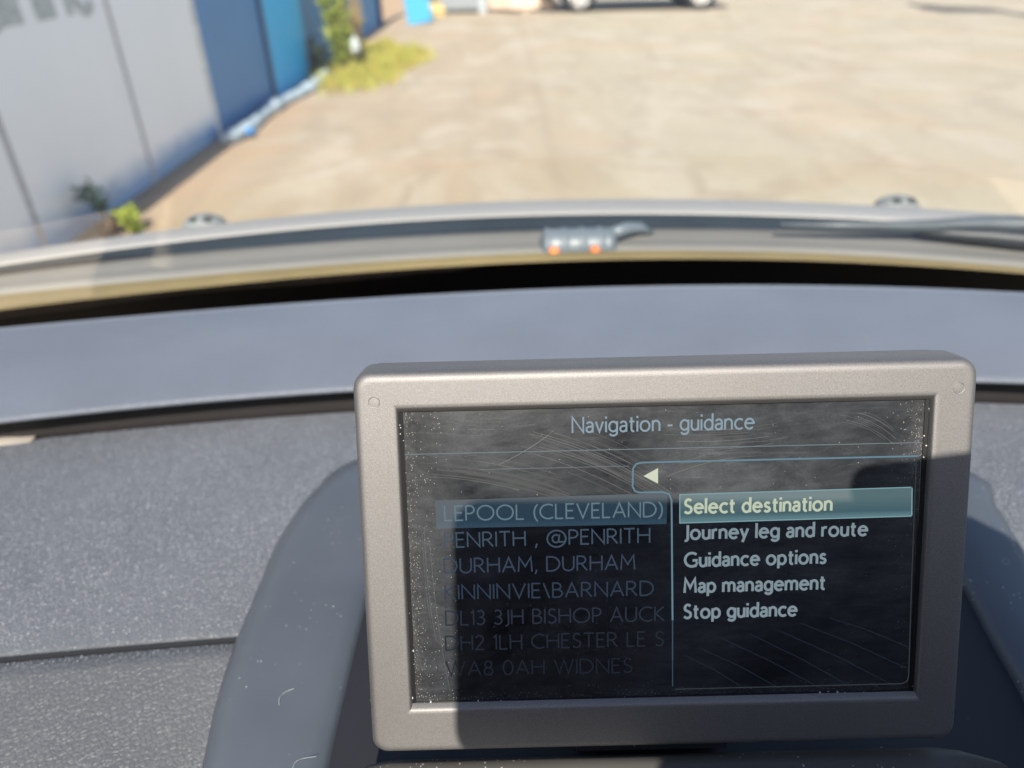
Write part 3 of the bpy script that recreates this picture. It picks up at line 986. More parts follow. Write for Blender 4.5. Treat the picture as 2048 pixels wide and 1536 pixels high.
# --- horseshoe surround of the display
ZS = -.233
def ring_pts(pix, z):
    return [at(px, py, z=CAM_H + z) for px, py in pix]
left_out = [(385, 1600), (402, 1536), (430, 1405), (466, 1290), (502, 1205), (545, 1100), (585, 1030), (640, 965), (725, 912)]
right_out = [(1935, 940), (1990, 1003), (2048, 1098), (2100, 1200), (2150, 1320), (2190, 1460), (2215, 1580)]
left_in = [(640, 1600), (652, 1536), (672, 1440), (698, 1330), (722, 1230), (745, 1150), (790, 1080), (850, 1030), (930, 1000)]
right_in = [(1820, 1030), (1880, 1085), (1928, 1155), (1985, 1262), (2048, 1372), (2090, 1480), (2115, 1600)]
def resample(pts, n_):
    pts = [np.array(p_[:2]) for p_ in pts]
    # Catmull-Rom smoothing first
    Q = []
    for i in range(len(pts) - 1):
        p0, p1, p2, p3 = pts[max(i - 1, 0)], pts[i], pts[i + 1], pts[min(i + 2, len(pts) - 1)]
        for s_ in np.linspace(0, 1, 12, endpoint=False):
            Q.append(.5 * ((2 * p1) + (-p0 + p2) * s_ + (2 * p0 - 5 * p1 + 4 * p2 - p3) * s_ ** 2 + (-p0 + 3 * p1 - 3 * p2 + p3) * s_ ** 3))
    Q.append(pts[-1])
    d_ = np.concatenate([[0], np.cumsum([np.linalg.norm(Q[i + 1] - Q[i]) for i in range(len(Q) - 1)])])
    tt = np.linspace(0, d_[-1], n_)
    return np.stack([np.interp(tt, d_, [q_[k] for q_ in Q]) for k in (0, 1)], 1)
NO = 90
outer = resample(ring_pts(left_out, ZS - .006) + ring_pts([(1100, 800), (1500, 790)], ZS - .006) + ring_pts(right_out, ZS - .006), NO)
inner = resample(ring_pts(left_in, ZS) + ring_pts([(1200, 900), (1500, 890)], ZS) + ring_pts(right_in, ZS), NO)
def ringrow(s_, z, push=0.0):
    row = []
    for i in range(NO):
        o_, n_ = outer[i], inner[i]
        q_ = o_ + (n_ - o_) * s_
        row.append((q_[0], q_[1], CAM_H + z))
    return row
su = MB()
su.grid([ringrow(-.10, ZS - .030), ringrow(-.04, ZS - .014), ringrow(.0, ZS - .007), ringrow(.08, ZS - .003), ringrow(.17, ZS - .0008), ringrow(.28, ZS + .0004), ringrow(.6, ZS + .0008), ringrow(.86, ZS + .0002), ringrow(.95, ZS - .002), ringrow(1.0, ZS - .006), ringrow(1.03, ZS - .03), ringrow(1.05, ZS - .07)])
su.build("display_surround", MAT['surround'], dash, True)
rc = MB()
ctr = inner.mean(0)
fl = [(p_[0], p_[1], CAM_H + ZS - .0052) for p_ in (inner + (inner - ctr) * .02)]
rc.add(fl, [tuple(range(NO))])
rc.build("display_recess", MAT['recess'], dash)
cs = MB()
ctop = [at(px, py, z=CAM_H - .2155) for px, py in ((752, 1530), (1330, 1514), (1900, 1492))]
y_c = np.mean([p_[1] for p_ in ctop])
xl, xrr = ctop[0][0], ctop[2][0] + .002
prof_c = [(.008, -.30), (.004, -.225), (.0025, -.2185), (.0, -.2165), (-.003, -.2155), (-.05, -.2145), (-.09, -.222), (-.10, -.34)]
rows = []
for dy, z in prof_c:
    rows.append([(xx_, y_c + dy + e_, CAM_H + z - e_) for xx_, e_ in ((xl - .006, -.012), (xl - .002, -.003), (xl + .004, 0), (0, 0), (xrr - .006, 0), (xrr, -.003), (xrr + .004, -.012))])
cs.grid(rows)
cs.build("console_panel", MAT['console'], dash, True)

# --- navigation display
TILT = math.radians(23.5)
SU = np.array([0, math.sin(TILT), math.cos(TILT)])
SN = np.array([0, -math.cos(TILT), math.sin(TILT)])           # out of the screen, towards the viewer
SC = C0 + ray(1330, 1110) * .212
def sp(u, v, d=0.0):
    """Point on the display: u right, v up (metres), d out of the bezel's front face."""
    return SC + np.array([u, 0, 0]) + SU * v + SN * d
def scr(px, py, d=0.0):
    """Display coordinates under a photograph pixel."""
    k = ray(px, py)
    c = SC + SN * d
    t = ((c - C0) @ SN) / (k @ SN)
    q_ = C0 + k * t - SC
    return float(q_[0]), float(q_ @ SU)
VC = -.0029                                                 # centre of the bezel in v
def rrect(hw, hh, r, d, n_=7, cv=VC, top=0.0):
    out = []
    for cx, cy, a0 in ((hw - r, hh - r + top, 0), (-hw + r, hh - r + top, 90), (-hw + r, -hh + r, 180), (hw - r, -hh + r, 270)):
        for i in range(n_ + 1):
            a = math.radians(a0 + 90 * i / n_)
            out.append(sp(cx + r * math.cos(a), cy + r * math.sin(a) + cv, d))
    return out
HW, HH = .0888, .0582
OW, OH = .0763, .0459
OV = -.0009                                                 # centre of the opening
shell = MB()
shell.grid([rrect(HW - .010, HH - .006, .003, -.0200, top=.0020), rrect(HW - .004, HH - .002, .004, -.0190, top=.0020), rrect(HW - .0012, HH - .0008, .0045, -.0172, top=.0021), rrect(HW - .0006, HH - .0006, .0045, -.0128, top=.0019), rrect(HW - .0010, HH - .0010, .004, -.0125, top=.0017), rrect(HW - .003, HH - .003, .004, -.0125, top=-.0002)], True)
shell.add(rrect(HW - .010, HH - .006, .003, -.0200, top=.0020), [tuple(range(32))])
shell.box(tuple(sp(0, -.045, -.030)), (.05, .022, .06), Matrix.Rotation(-TILT, 3, 'X'))
nav = smooth_by_angle(shell.build("navigation_display", MAT['shell'], car, loc=tuple(sp(0, -.06, -.01))), 40)
sm_ = MB()
sm_.grid([rrect(HW - .0018, HH - .0018, .004, -.0106, top=.0019), rrect(HW - .0012, HH - .0010, .0044, -.0109, top=.00225), rrect(HW - .0012, HH - .0010, .0044, -.0127, top=.00225), rrect(HW - .0018, HH - .0018, .004, -.0130, top=.0019)], True)
sm_.build("shell_seam", MAT['black'], nav)
bz = MB()
bz.grid([rrect(HW - .003, HH - .003, .003, -.0110, top=.0018), rrect(HW - .0005, HH - .0005, .0046, -.0109, top=.0018), rrect(HW, HH, .0050, -.0106, top=.0018), rrect(HW + .0001, HH + .0001, .0050, -.0060, top=.0011), rrect(HW + .0001, HH + .0001, .0050, -.0028, top=.0006), rrect(HW - .0002, HH - .0002, .0047, -.0013, top=.0004), rrect(HW - .0007, HH - .0006, .0044, -.0006, top=.0002), rrect(HW - .0013, HH - .0011, .004, -.0002), rrect(HW - .0020, HH - .0017, .0036, 0), rrect(HW - .0028, HH - .0026, .0030, 0),
         rrect(OW + .0016, OH + .0016, .0006, 0, cv=OV), rrect(OW + .0006, OH + .0006, .0004, 0, cv=OV), rrect(OW + .0002, OH + .0002, .0003, -.0002, cv=OV), rrect(OW, OH - .0002, .0003, -.0006, cv=OV), rrect(OW - .0002, OH - .0010, .0003, -.0018, cv=OV)], True)
smooth_by_angle(bz.build("bezel", MAT['silver'], nav), 38)
gk = MB()
gk.grid([rrect(OW, OH - .0001, .0003, -.0019, cv=OV), rrect(OW - .0012, OH - .0011, .0003, -.0023, cv=OV), rrect(OW - .0013, OH - .0012, .0003, -.0034, cv=OV)], True)
gk.build("gasket", dusty_plastic("dusty_black_gasket", (.008, .008, .009), .6, .9, .3, 900, .35), nav)
DS = -.0026                                                 # depth of the screen's surface

def screen_mat():
    k = NT("dusty_screen_glass")
    v = k.co()
    rx = lambda a: (0, a, 0)
    # film of dust, wiped in streaks
    def warped(vec, scale, amount):
        nz = k.n("ShaderNodeTexNoise")
        nz.inputs["Scale"].default_value = scale
        nz.inputs["Detail"].default_value = 2
        k.l(v, nz.inputs["Vector"])
        a0 = k.n("ShaderNodeVectorMath", operation='MULTIPLY_ADD')
        k.l(nz.outputs[1], a0.inputs[0])
        a0.inputs[1].default_value = (amount,) * 3
        k.l(vec, a0.inputs[2])
        return a0.outputs[0]
    film = k.noise(k.co((1, 1, 1), rx(.1)), 20, 6, .60, .5)
    wipe = k.noise(warped(k.co((.16, 1, 1.0), rx(.55)), 14, .030), 300, 4, .6)
    wipe2 = k.noise(warped(k.co((.14, 1, 1.0), rx(-.35)), 17, .026), 360, 4, .62)
    hair = k.noise(warped(k.co((.04, 1, 1.6), rx(.50)), 10, .020), 620, 2, .5)
    grain = k.noise(v, 1500, 3, .7)
    a = k.ramp(film, [(.34, .30), (.60, 1.)])
    b_ = k.ramp(wipe, [(.30, .62), (.66, 1.)])
    c_ = k.ramp(wipe2, [(.30, .66), (.66, 1.)])
    m_ = k.math('MULTIPLY', k.math('MULTIPLY', a, b_), k.math('MULTIPLY', c_, k.ramp(grain, [(.3, .75), (.7, 1.)])))
    h = k.math('MULTIPLY', k.ramp(hair, [(.64, 0.), (.74, 1.)]), .16)
    m_ = k.math('ADD', m_, h)
    x, y, z = k.xyz(v)
    return k, v, m_, (x, y, z)

k, v, dustf, (ox, oy, oz) = screen_mat()
# the object's origin is the screen's lower left corner (set below): ox runs right, and height along the glass is oz / cos(tilt)
left_d = k.ramp(k.math('ADD', k.math('MULTIPLY', ox, 1 / .152), k.math('MULTIPLY_ADD', k.noise(v, 60, 4), .05, -.025)), [(.0, 1.), (.035, .42), (.13, 0.)])
bot_d = k.ramp(k.math('MULTIPLY', oz, 1 / .084), [(.0, 1.), (.035, .4), (.07, 0.)])
tr_d = k.math('MULTIPLY', k.ramp(k.math('MULTIPLY', ox, 1 / .152), [(.90, 0.), (.955, .35), (1.0, 1.)]), k.ramp(k.math('MULTIPLY', oz, 1 / .084), [(.55, .35), (.8, 1.)]))
edge = k.math('MAXIMUM', k.math('MAXIMUM', left_d, bot_d), tr_d)
base = k.mix(dustf, (.002, .0025, .004), (.030, .034, .043))
base = k.mix(k.math('MULTIPLY', edge, k.ramp(k.noise(v, 900, 4, .7), [(.35, .05), (.75, .65)])), base, (.075, .072, .07))
vo = k.n("ShaderNodeTexVoronoi", feature='F1')
vo.inputs["Scale"].default_value = 2900
k.l(k.co((1, 1, .6), (0, .5, 0)), vo.inputs["Vector"])
rnd = k.xyz(vo.outputs["Color"])[0]
many = k.math('MULTIPLY_ADD', k.math('POWER', edge, 1.8), -.42, .9965)
spk = k.math('MULTIPLY', k.math('GREATER_THAN', rnd, many), k.math('LESS_THAN', vo.outputs["Distance"], .30))
base = k.mix(k.math('MULTIPLY', spk, .6), base, (.42, .39, .36))
k.set(Base_Color=base, Roughness=k.ramp(dustf, [(0, .12), (.25, .42), (.6, .46)]))
k.l(k.math('MULTIPLY_ADD', dustf, .92, .12), k.b.inputs["Specular IOR Level"])
screen_m = k.m
gl = MB()
gl.add([sp(-OW + .001, -OH + .001 + OV, DS), sp(OW - .001, -OH + .001 + OV, DS), sp(OW - .001, OH - .001 + OV, DS), sp(-OW + .001, OH - .001 + OV, DS)], [(0, 1, 2, 3)])
scr_o = gl.build("screen", screen_m, nav, loc=tuple(sp(-OW, -OH + OV, DS)))

# screw caps
for px, py in ((748, 805), (1918, 776)):
    u, v_ = scr(px, py)
    b = MB()
    q_ = sp(u, v_, 0)
    b.lathe(q_, tuple(SN), [(.00002, .00172), (.00006, .00164), (.00002, .0015), (-.00004, .00142), (.00003, .0013), (.00006, .0)], 28)
    b.build("screw_cap", MAT['silver'], nav)

# what the screen shows
def S(px, py):
    return scr(px, py, DS)
def splace(u, v_, lift):
    return sp(u, v_, DS + .00006 + lift)

def line_text(name, txt, x0, y0, x1, y1, cap_px, weight, mat, gap=.2, space=None, lift=.00006):
    a, b_ = np.array(S(x0, y0)), np.array(S(x1, y1))
    px_m = np.linalg.norm(b_ - a) / math.hypot(x1 - x0, y1 - y0)
    hgt = cap_px * px_m
    d_ = b_ - a
    nv = np.array([-d_[1], d_[0]]) / np.linalg.norm(d_)
    mb = MB()
    for i, s_ in enumerate(text_strokes(txt, gap, space)):
        pts = [tuple(a + d_ * u + nv * v_ * hgt) for u, v_ in s_]
        ribbon(mb, pts, weight * px_m / 2, splace, lift + i * 2e-7)
    return mb.build(name, mat, nav)

line_text("heading", "Navigation - guidance", 1145, 865, 1507, 857, 31, 3.9, emit("heading_text", (138, 158, 170)), .21)
menu_m = emit("menu_text", (126, 143, 151))
sel_m = emit("selected_text", (190, 199, 176))
for txt, x0, y0, x1, y1, m_ in (("Select destination", 1370, 1026, 1662, 1020, sel_m),
                                ("Journey leg and route", 1370, 1078, 1733, 1070, menu_m),
                                ("Guidance options", 1370, 1133, 1650, 1125.5, menu_m),
                                ("Map management", 1369, 1184.5, 1648, 1177.5, menu_m),
                                ("Stop guidance", 1369, 1236, 1592, 1230.5, menu_m)):
    line_text("menu_entry", txt, x0, y0, x1, y1, 28, 5.2, m_, .24)
for i, (txt, x0, y0, x1, y1, c_) in enumerate((("LEPOOL (CLEVELAND)", 890, 1041, 1324, 1032.5, (96, 120, 130)),
                                               ("PENRITH , @PENRITH", 890, 1094.5, 1299, 1084.5, (64, 80, 96)),
                                               ("DURHAM, DURHAM", 889, 1146, 1269, 1138, (56, 68, 86)),
                                               ("KINNINVIE\\BARNARD", 891, 1198.5, 1306, 1190, (48, 60, 76)),
                                               ("DL13 3JH BISHOP AUCK", 892, 1250, 1328, 1241, (40, 48, 60)),
                                               ("DH2 1LH CHESTER LE S", 892, 1300, 1326, 1290.5, (34, 40, 50)),
                                               ("WA8 0AH WIDNES", 893, 1351, 1263, 1344, (28, 34, 44)))):
    line_text("list_entry", txt, x0, y0, x1, y1, 29.5, 3.3, emit("list_text", c_), .21, .22)

def bar_mat(name, top, mid, bot):
    """Lit highlight bar: the picture on the display runs from a light rim through a darker middle."""
    k = NT(name)
    v = k.co(which="Generated")
    z = k.xyz(v)[2]
    c = k.ramp(z, [(0, lin(bot)), (.10, lin(bot)), (.25, lin(mid)), (.72, lin(top)), (.95, lin(top))])
    st = k.noise(k.co((.1, 1, 1.6), (0, -.1, 0)), 90, 4, .6)
    c2 = k.mix(k.math('MULTIPLY', k.ramp(st, [(.35, 0.), (.7, 1.)]), .28), c, lin(bot))
    k.set(Base_Color=(.035, .035, .037), Roughness=.4, Emission_Color=c2, Emission_Strength=1 / EXPO)
    k.b.inputs["Specular IOR Level"].default_value = .2
    return k.m

def quad(name, pts, mat, lift=.00003):
    mb = MB()
    mb.add([sp(*S(*p_), DS + lift) for p_ in pts], [tuple(range(len(pts)))])
    return mb.build(name, mat, nav)

quad("menu_highlight", [(1359, 1046), (1822, 1032), (1825, 1030), (1825, 976), (1822, 974), (1359, 989)], bar_mat("menu_bar_light", (80, 103, 107), (57, 84, 92), (88, 120, 127)))
quad("list_highlight", [(873, 1057), (1333, 1048), (1335, 986), (870, 1001)], bar_mat("list_bar_light", (34, 54, 68), (28, 52, 68), (40, 64, 80)))
rim = MB()
for i, (a, b_) in enumerate((((1359, 1046), (1822, 1032)), ((1359, 989), (1822, 974.5)), ((1359.5, 989), (1359.5, 1046)), ((1824, 976), (1823, 1031)))):
    ribbon(rim, [S(*a), S(*b_)], .00016, splace, .00002 + i * 1e-6)
rim.build("highlight_rim", emit("bar_rim_light", (122, 158, 164)), nav)

# outline of the menu panel
ol = MB()
pts = [(1836, 912), (1284, 925), (1272, 928), (1266, 937), (1265, 973), (1270, 982), (1278, 985), (1326, 984), (1338, 988), (1343, 1000), (1345, 1240)]
P2 = []
for i in range(len(pts)):
    P2.append(S(*pts[i]))
ribbon(ol, P2, .00026, splace, .00002)
ol.build("panel_outline", emit("outline_light", (100, 130, 146)), nav)
ol = MB()
ribbon(ol, [S(1345, 1240), S(1345, 1320)], .0002, splace, .00002)
ribbon(ol, [S(1345, 1320), S(1345, 1372)], .00013, splace, .00002)
ol.build("panel_outline", emit("faint_outline_light", (56, 76, 94)), nav)
ol = MB()
ribbon(ol, [S(1832, 922), S(1823, 1160), S(1817, 1350), S(1814, 1362), S(1804, 1367), S(1350, 1378)], .00016, splace, .00003)
ribbon(ol, [S(1841, 924), S(1832, 1160), S(1825, 1358), S(1820, 1372)], .00010, splace, .00004)
ol.build("panel_outline", emit("dim_outline_light", (50, 58, 62)), nav)
ol = MB()
ribbon(ol, [S(806, 909), S(1840, 885)], .00012, splace, .00001)
ribbon(ol, [S(960, 939), S(1258, 932)], .00007, splace, .00001)
ol.build("heading_rule", emit("rule_light", (118, 132, 138)), nav)
# wipe marks and hairline scratches on the glass, as swathes of fine arcs
rs = random.Random(11)
lightm, darkm = MB(), MB()
def swathe(p0, p1, n_, spread, bow, lw, share):
    d_ = Vector((p1[0] - p0[0], p1[1] - p0[1]))
    nn_ = Vector((-d_.y, d_.x)).normalized()
    for i in range(n_):
        o_ = nn_ * rs.gauss(0, spread)
        a_, b_ = rs.uniform(-.08, .35), rs.uniform(.6, 1.08)
        bw = bow * rs.uniform(.7, 1.3)
        pts_ = []
        for k_ in range(13):
            t_ = a_ + (b_ - a_) * k_ / 12
            q_ = Vector(p0) + d_ * t_ + o_ + nn_ * bw * 4 * t_ * (1 - t_)
            q_.x = min(max(q_.x, 812 + .03 * (q_.y - 820)), 1858 - .045 * (q_.y - 800))
            q_.y = min(max(q_.y, 826), 1400)
            pts_.append(S(q_.x, q_.y))
        dk = rs.random() < share
        w_ = lw * rs.uniform(.5, 1.5) * (2.6 if dk else 1)
        ribbon(darkm if dk else lightm, pts_, w_ / 2, splace, -.00005 + len(lightm.f) * 1e-8 + len(darkm.f) * 1e-8)
swathe((1080, 868), (1350, 992), 24, 17, -14, .00009, .7)
swathe((860, 938), (1130, 992), 18, 15, -10, .00009, .75)
swathe((1330, 880), (1560, 868), 10, 18, 6, .00007, .6)
swathe((1300, 975), (1560, 915), 10, 20, -16, .00007, .6)
swathe((1690, 830), (1790, 878), 9, 14, -10, .00007, .3)
swathe((900, 845), (1010, 850), 6, 10, 5, .00007, .3)
swathe((985, 935), (1110, 860), 3, 5, 5, .00008, .0)
swathe((840, 1000), (880, 1360), 6, 14, 10, .00008, .6)
swathe((1380, 1010), (1820, 985), 5, 12, 6, .00006, .0)
kl = NT("dusty_scratch").set(Base_Color=(.050, .051, .056), Roughness=.5)
kl.b.inputs["Specular IOR Level"].default_value = .9
kd = NT("wiped_glass").set(Base_Color=(.014, .015, .019), Roughness=.43)
kd.b.inputs["Specular IOR Level"].default_value = .75
darkm.build("wiped_streaks", kd.m, nav)["kind"] = "stuff"
lightm.build("scratch_marks", kl.m, nav)["kind"] = "stuff"
quad("back_arrow", [(1287, 952), (1316, 967), (1316, 936)], emit("arrow_light", (206, 214, 190)), .00008)
dl = MB()
for i, (a, b_) in enumerate((((1660, 1236), (1816, 1294)), ((1600, 1246), (1812, 1336)), ((1560, 1262), (1790, 1372)), ((1500, 1268), (1700, 1372)), ((1440, 1275), (1640, 1376)), ((1400, 1296), (1560, 1377)), ((1370, 1310), (1490, 1378)))):
    am = ((a[0] + b_[0]) / 2, (a[1] + b_[1]) / 2 - 4)
    ribbon(dl, [S(*a), S(*am), S(*b_)], .00009, splace, .000005)
dl.build("background_lines", emit("background_line_light", (34, 42, 56)), nav)

# --- windscreen, border, scuttle, bonnet, wiper
frit_top = curve_fit([(0, 619), (300, 584), (600, 555), (950, 529), (1100, 521), (1500, 518), (2048, 546)], -.225)
HEAD_Y, HEAD_Z = -.45, .27
gx = np.linspace(-.70, .80, 41)
def glass_pt(x, s_):
    """s 0 at the top of the black border, 1 at the header, below 0 down behind the dash."""
    y0 = frit_top(x)[1]
    yt = HEAD_Y - .06 * ((x - X0) / .75) ** 2
    z0 = -.225
    yc, zc = y0 - .30, z0 + .275                     # control point of the curved glass
    if s_ < 0:
        return (x, y0 - (yc - y0) * -2 * s_, CAM_H + z0 + (zc - z0) * 2 * s_)
    a, b_, c_ = (1 - s_) ** 2, 2 * s_ * (1 - s_), s_ ** 2
    return (x, a * y0 + b_ * yc + c_ * yt, CAM_H + a * z0 + b_ * zc + c_ * HEAD_Z)
def glass_mat():
    k = NT("windscreen_glass")
    k.t.nodes.remove(k.b)
    trn = k.n("ShaderNodeBsdfTransparent")
    trn.inputs[0].default_value = (.93, .96, .95, 1)
    glo = k.n("ShaderNodeBsdfGlossy")
    glo.inputs["Roughness"].default_value = .02
    ge = k.n("ShaderNodeNewGeometry")
    dp = k.n("ShaderNodeVectorMath", operation='DOT_PRODUCT')
    k.l(ge.outputs["Normal"], dp.inputs[0])
    k.l(ge.outputs["Incoming"], dp.inputs[1])
    fres = k.math('MULTIPLY_ADD', k.math('POWER', k.math('SUBTRACT', 1.0, k.math('ABSOLUTE', dp.outputs["Value"])), 5.0), .96, .04)
    dif = k.n("ShaderNodeBsdfTranslucent")
    dif.inputs[0].default_value = (.75, .75, .75, 1)
    m1 = k.n("ShaderNodeMixShader")
    dn = k.ramp(k.noise(k.co(), 6, 5), [(.3, .003), (.8, .012)])
    k.l(dn, m1.inputs[0])
    k.l(trn.outputs[0], m1.inputs[1])
    k.l(dif.outputs[0], m1.inputs[2])
    m2 = k.n("ShaderNodeMixShader")
    k.l(k.math('MULTIPLY', fres, 1.15), m2.inputs[0])
    k.l(m1.outputs[0], m2.inputs[1])
    k.l(glo.outputs[0], m2.inputs[2])
    k.l(m2.outputs[0], k.out.inputs[0])
    return k.m
ws = MB()
ws.grid([[glass_pt(x, s_) for x in gx] for s_ in np.linspace(-.0, 1, 24)])
screen_glass = ws.build("windscreen", glass_mat(), car, True)
fr_ = MB()
fr_.grid([[(x, glass_pt(x, 0)[1] - (glass_pt(x, .1)[1] - glass_pt(x, 0)[1]) * s_ - .001, glass_pt(x, 0)[2] - s_ * .062) for x in gx] for s_ in (0, .3, .6, 1.0, 1.6)])
fr_.build("windscreen_border", MAT['frit'], screen_glass, True)
hd = MB()
hd.tube([glass_pt(x, 1.0) for x in gx], .027, 10)
for sgn, xx_ in ((0, gx[0]), (1, gx[-1])):
    hd.tube([glass_pt(xx_, s_) for s_ in np.linspace(-.1, 1, 8)], .03, 10)
hd.build("windscreen_frame", plain("silver_car_paint_frame", (.34, .34, .35), .3, .5, .05), car, True)

bx = np.linspace(-.80, .90, 61)
c_seal = curve_fit([(0, 592), (300, 562), (600, 540), (1000, 510), (1250, 503), (1500, 507), (2048, 538)], -.229)
c_olive = curve_fit([(0, 583), (300, 554), (600, 533), (1000, 505), (1250, 498), (1500, 502), (2048, 531)], -.230)
c_mid = curve_fit([(60, 539), (480, 495), (1000, 465), (1500, 457), (2048, 486)], -.233)
c_rear = curve_fit([(60, 522), (480, 470), (1000, 432), (1500, 431), (2048, 458)], -.222)
c_sil = curve_fit([(0, 508), (60, 498), (300, 462), (480, 446), (1000, 402), (1200, 397), (1500, 402), (1800, 414), (2048, 430)], -.240)
def yz(f, dy, dz):
    return lambda x: (x, f(x)[1] + dy, f(x)[2] + dz)
sl = MB()
sl.grid(rows_from([yz(frit_top, .018, -.012), yz(frit_top, .008, -.004), yz(c_seal, 0, 0), yz(c_seal, .0015, .0005)], bx))
sl.build("windscreen_seal", plain("tan_dusty_seal", (.155, .120, .055), .8, 0, .25, 8), screen_glass, True)
be = MB()
for a_, b_ in ((-.60, -.02),):
    bxs = np.linspace(a_, b_, 24)
    wd_ = [.0075 * (1 + .25 * math.sin(x * 31)) * min(1, (b_ - x) / .03 + .25) for x in bxs]
    be.grid([[(x, frit_top(x)[1] - .0022 + .9 * k_ * wd_[i_], frit_top(x)[2] - k_ * wd_[i_]) for i_, x in enumerate(bxs)] for k_ in (0, .5, 1)])
be.build("border_adhesive", plain("brown_adhesive", (.075, .058, .046), .7, 0, .3, 40), screen_glass, True)
cw = MB()
cw.grid(rows_from([yz(c_seal, .002, -.004), yz(c_olive, -.001, -.003), yz(c_olive, 0, .0), mixf(c_olive, c_mid, .25, .0005), mixf(c_olive, c_mid, .3, -.001), mixf(c_olive, c_mid, .5, .001), mixf(c_olive, c_mid, .8, .001), yz(c_mid, 0, 0), yz(c_mid, .004, -.006), yz(c_mid, .02, -.05), lambda x: (x, c_rear(x)[1] + .05, CAM_H - .29)], bx))
scut = cw.build("scuttle_panel", plain("dusty_grey_scuttle", (.185, .18, .168), .7, 0, .12, 5), car, True)
gp_ = MB()  # gap shaded by the bonnet, put in as a dark blue-grey strip
gp_.grid(rows_from([yz(c_mid, .0005, -.0005), mixf(c_mid, c_rear, .3, -.004), mixf(c_mid, c_rear, .7, -.0075), yz(c_rear, .002, -.006), yz(c_rear, .0015, -.0014), yz(c_rear, .012, -.0016)], bx))
gp_.build("gap_shade", plain("blue_grey_gap_shade", (.022, .032, .046), .85, 0, .15, 20, .12), scut, True)
bonnet_m = plain("silver_car_paint", (.34, .33, .325), .62, .1, .06, 2)
bo = MB()
def fall(y_off, z):
    def h(x):
        e_ = abs(x - X0)
        return (x, c_sil(x)[1] + y_off - .45 * y_off * (e_ / .8) ** 2, CAM_H + z - .10 * max(0, e_ - .45) ** 2)
    return h
bo.grid(rows_from([yz(c_rear, .012, -.0012), yz(c_rear, .001, -.0010), yz(c_rear, 0, 0), yz(c_rear, .004, .0012), mixf(c_rear, c_sil, .5, .001), yz(c_sil, 0, 0), fall(.05, -.2575), fall(.12, -.285), fall(.25, -.338), fall(.45, -.42), fall(.65, -.51), fall(.85, -.61), fall(.95, -.70), fall(.98, -.82), fall(.97, -1.0)], bx))
bon = bo.build("bonnet", bonnet_m, car, True)
for px, py, sz in ((405, 447, 1.0), (1800, 410, 1.0)):
    p_ = c_sil(at(px, py, z=CAM_H - .240)[0])
    nz_ = MB()
    prof_n = []
    rows = []
    for s_, hgt, hw in ((-.022, .0, .010), (-.016, .008, .016), (-.006, .0125, .019), (.006, .012, .019), (.016, .007, .016), (.022, .0, .010)):
        rows.append([(p_[0] + hw * 1.15 * math.cos(a), p_[1] + .012 + s_ * .7, p_[2] - .004 + max(0, math.sin(a)) * (hgt * .6 + .005)) for a in [PI * kk / 10 for kk in range(11)]])
    nz_.grid(rows)
    nzo = nz_.build("washer_nozzle", plain("grey_nozzle_plastic", (.20, .215, .22), .5), bon, True)
    j = MB()
    for dx in (-.006, .008):
        j.box((p_[0] + dx, p_[1] + .003, p_[2] + .006), (.007, .008, .003))
    j.build("jet", plain("dark_jet", (.06, .065, .07), .6), nzo)

# spindle cover in the middle of the scuttle with two orange reflections modelled as coloured studs
pcv = [at(px, py, z=CAM_H - .224) for px, py in ((1082, 490), (1236, 484))]
cvm = plain("blue_grey_cover_plastic", (.12, .145, .17), .4, 0, .15, 40)
cv = MB()
xa, xb = pcv[0][0], pcv[1][0]
ya = (pcv[0][1] + pcv[1][1]) / 2
rows = []
nseg = 34
for i in range(nseg + 1):
    s_ = i / nseg
    x_ = xa + (xb - xa) * s_
    rr = .0135 * (1 - max(0, (abs(s_ - .5) - .42) / .08) ** 2 * .45)
    rr *= 1 + .07 * (1 if (i % 8) in (2, 3) else 0)
    rows.append([(x_, ya + .012 - 1.15 * rr * math.cos(a), CAM_H - .2335 + rr * 1.35 * math.sin(a)) for a in [PI * kk / 12 for kk in range(13)]])
cv.grid(rows)
cvo = cv.build("spindle_cover", cvm, scut, True)
tl = MB()
tl.tube([(xb - .004, ya + .016, CAM_H - .222), (xb + .010, ya + .024, CAM_H - .2205), (xb + .024, ya + .034, CAM_H - .2235), (xb + .036, ya + .038, CAM_H - .231)], [.006, .006, .005, .003], 8)
tl.build("hose", cvm, cvo, True)
for px, py in ((1108, 500), (1190, 498)):
    q_ = at(px, py, z=CAM_H - .2275)
    oc = MB()
    oc.lathe((q_[0], q_[1], q_[2] - .004), (0, 0, 1), [(0, .0045), (.004, .0045), (.006, .003), (.0065, 0)], 14)
    oc.build("orange_reflection", plain("orange_reflection_tint", (.75, .20, .06), .4), cvo, True)

# wiper coming in from the passenger side
wp = MB()
wpts = [at(px, py, z=CAM_H - .216) for px, py in ((2300, 470), (2150, 456), (2048, 450), (1960, 448), (1850, 452), (1700, 452), (1560, 450))]
wp.tube(wpts, [.010, .009, .008, .007, .0055, .004, .0025], 8)
wip = wp.build("wiper", plain("black_wiper_paint", (.07, .085, .10), .45), car, True)
wb_ = MB()
bpts = [at(px, py, z=CAM_H - .222) for px, py in ((2320, 506), (2160, 494), (2048, 481), (1980, 474), (1900, 468), (1840, 466))]
wb_.tube(bpts, [.009, .009, .0085, .008, .006, .002], 8)
wb_.build("wiper_blade", plain("wiper_rubber", (.02, .024, .03), .5), wip, True)

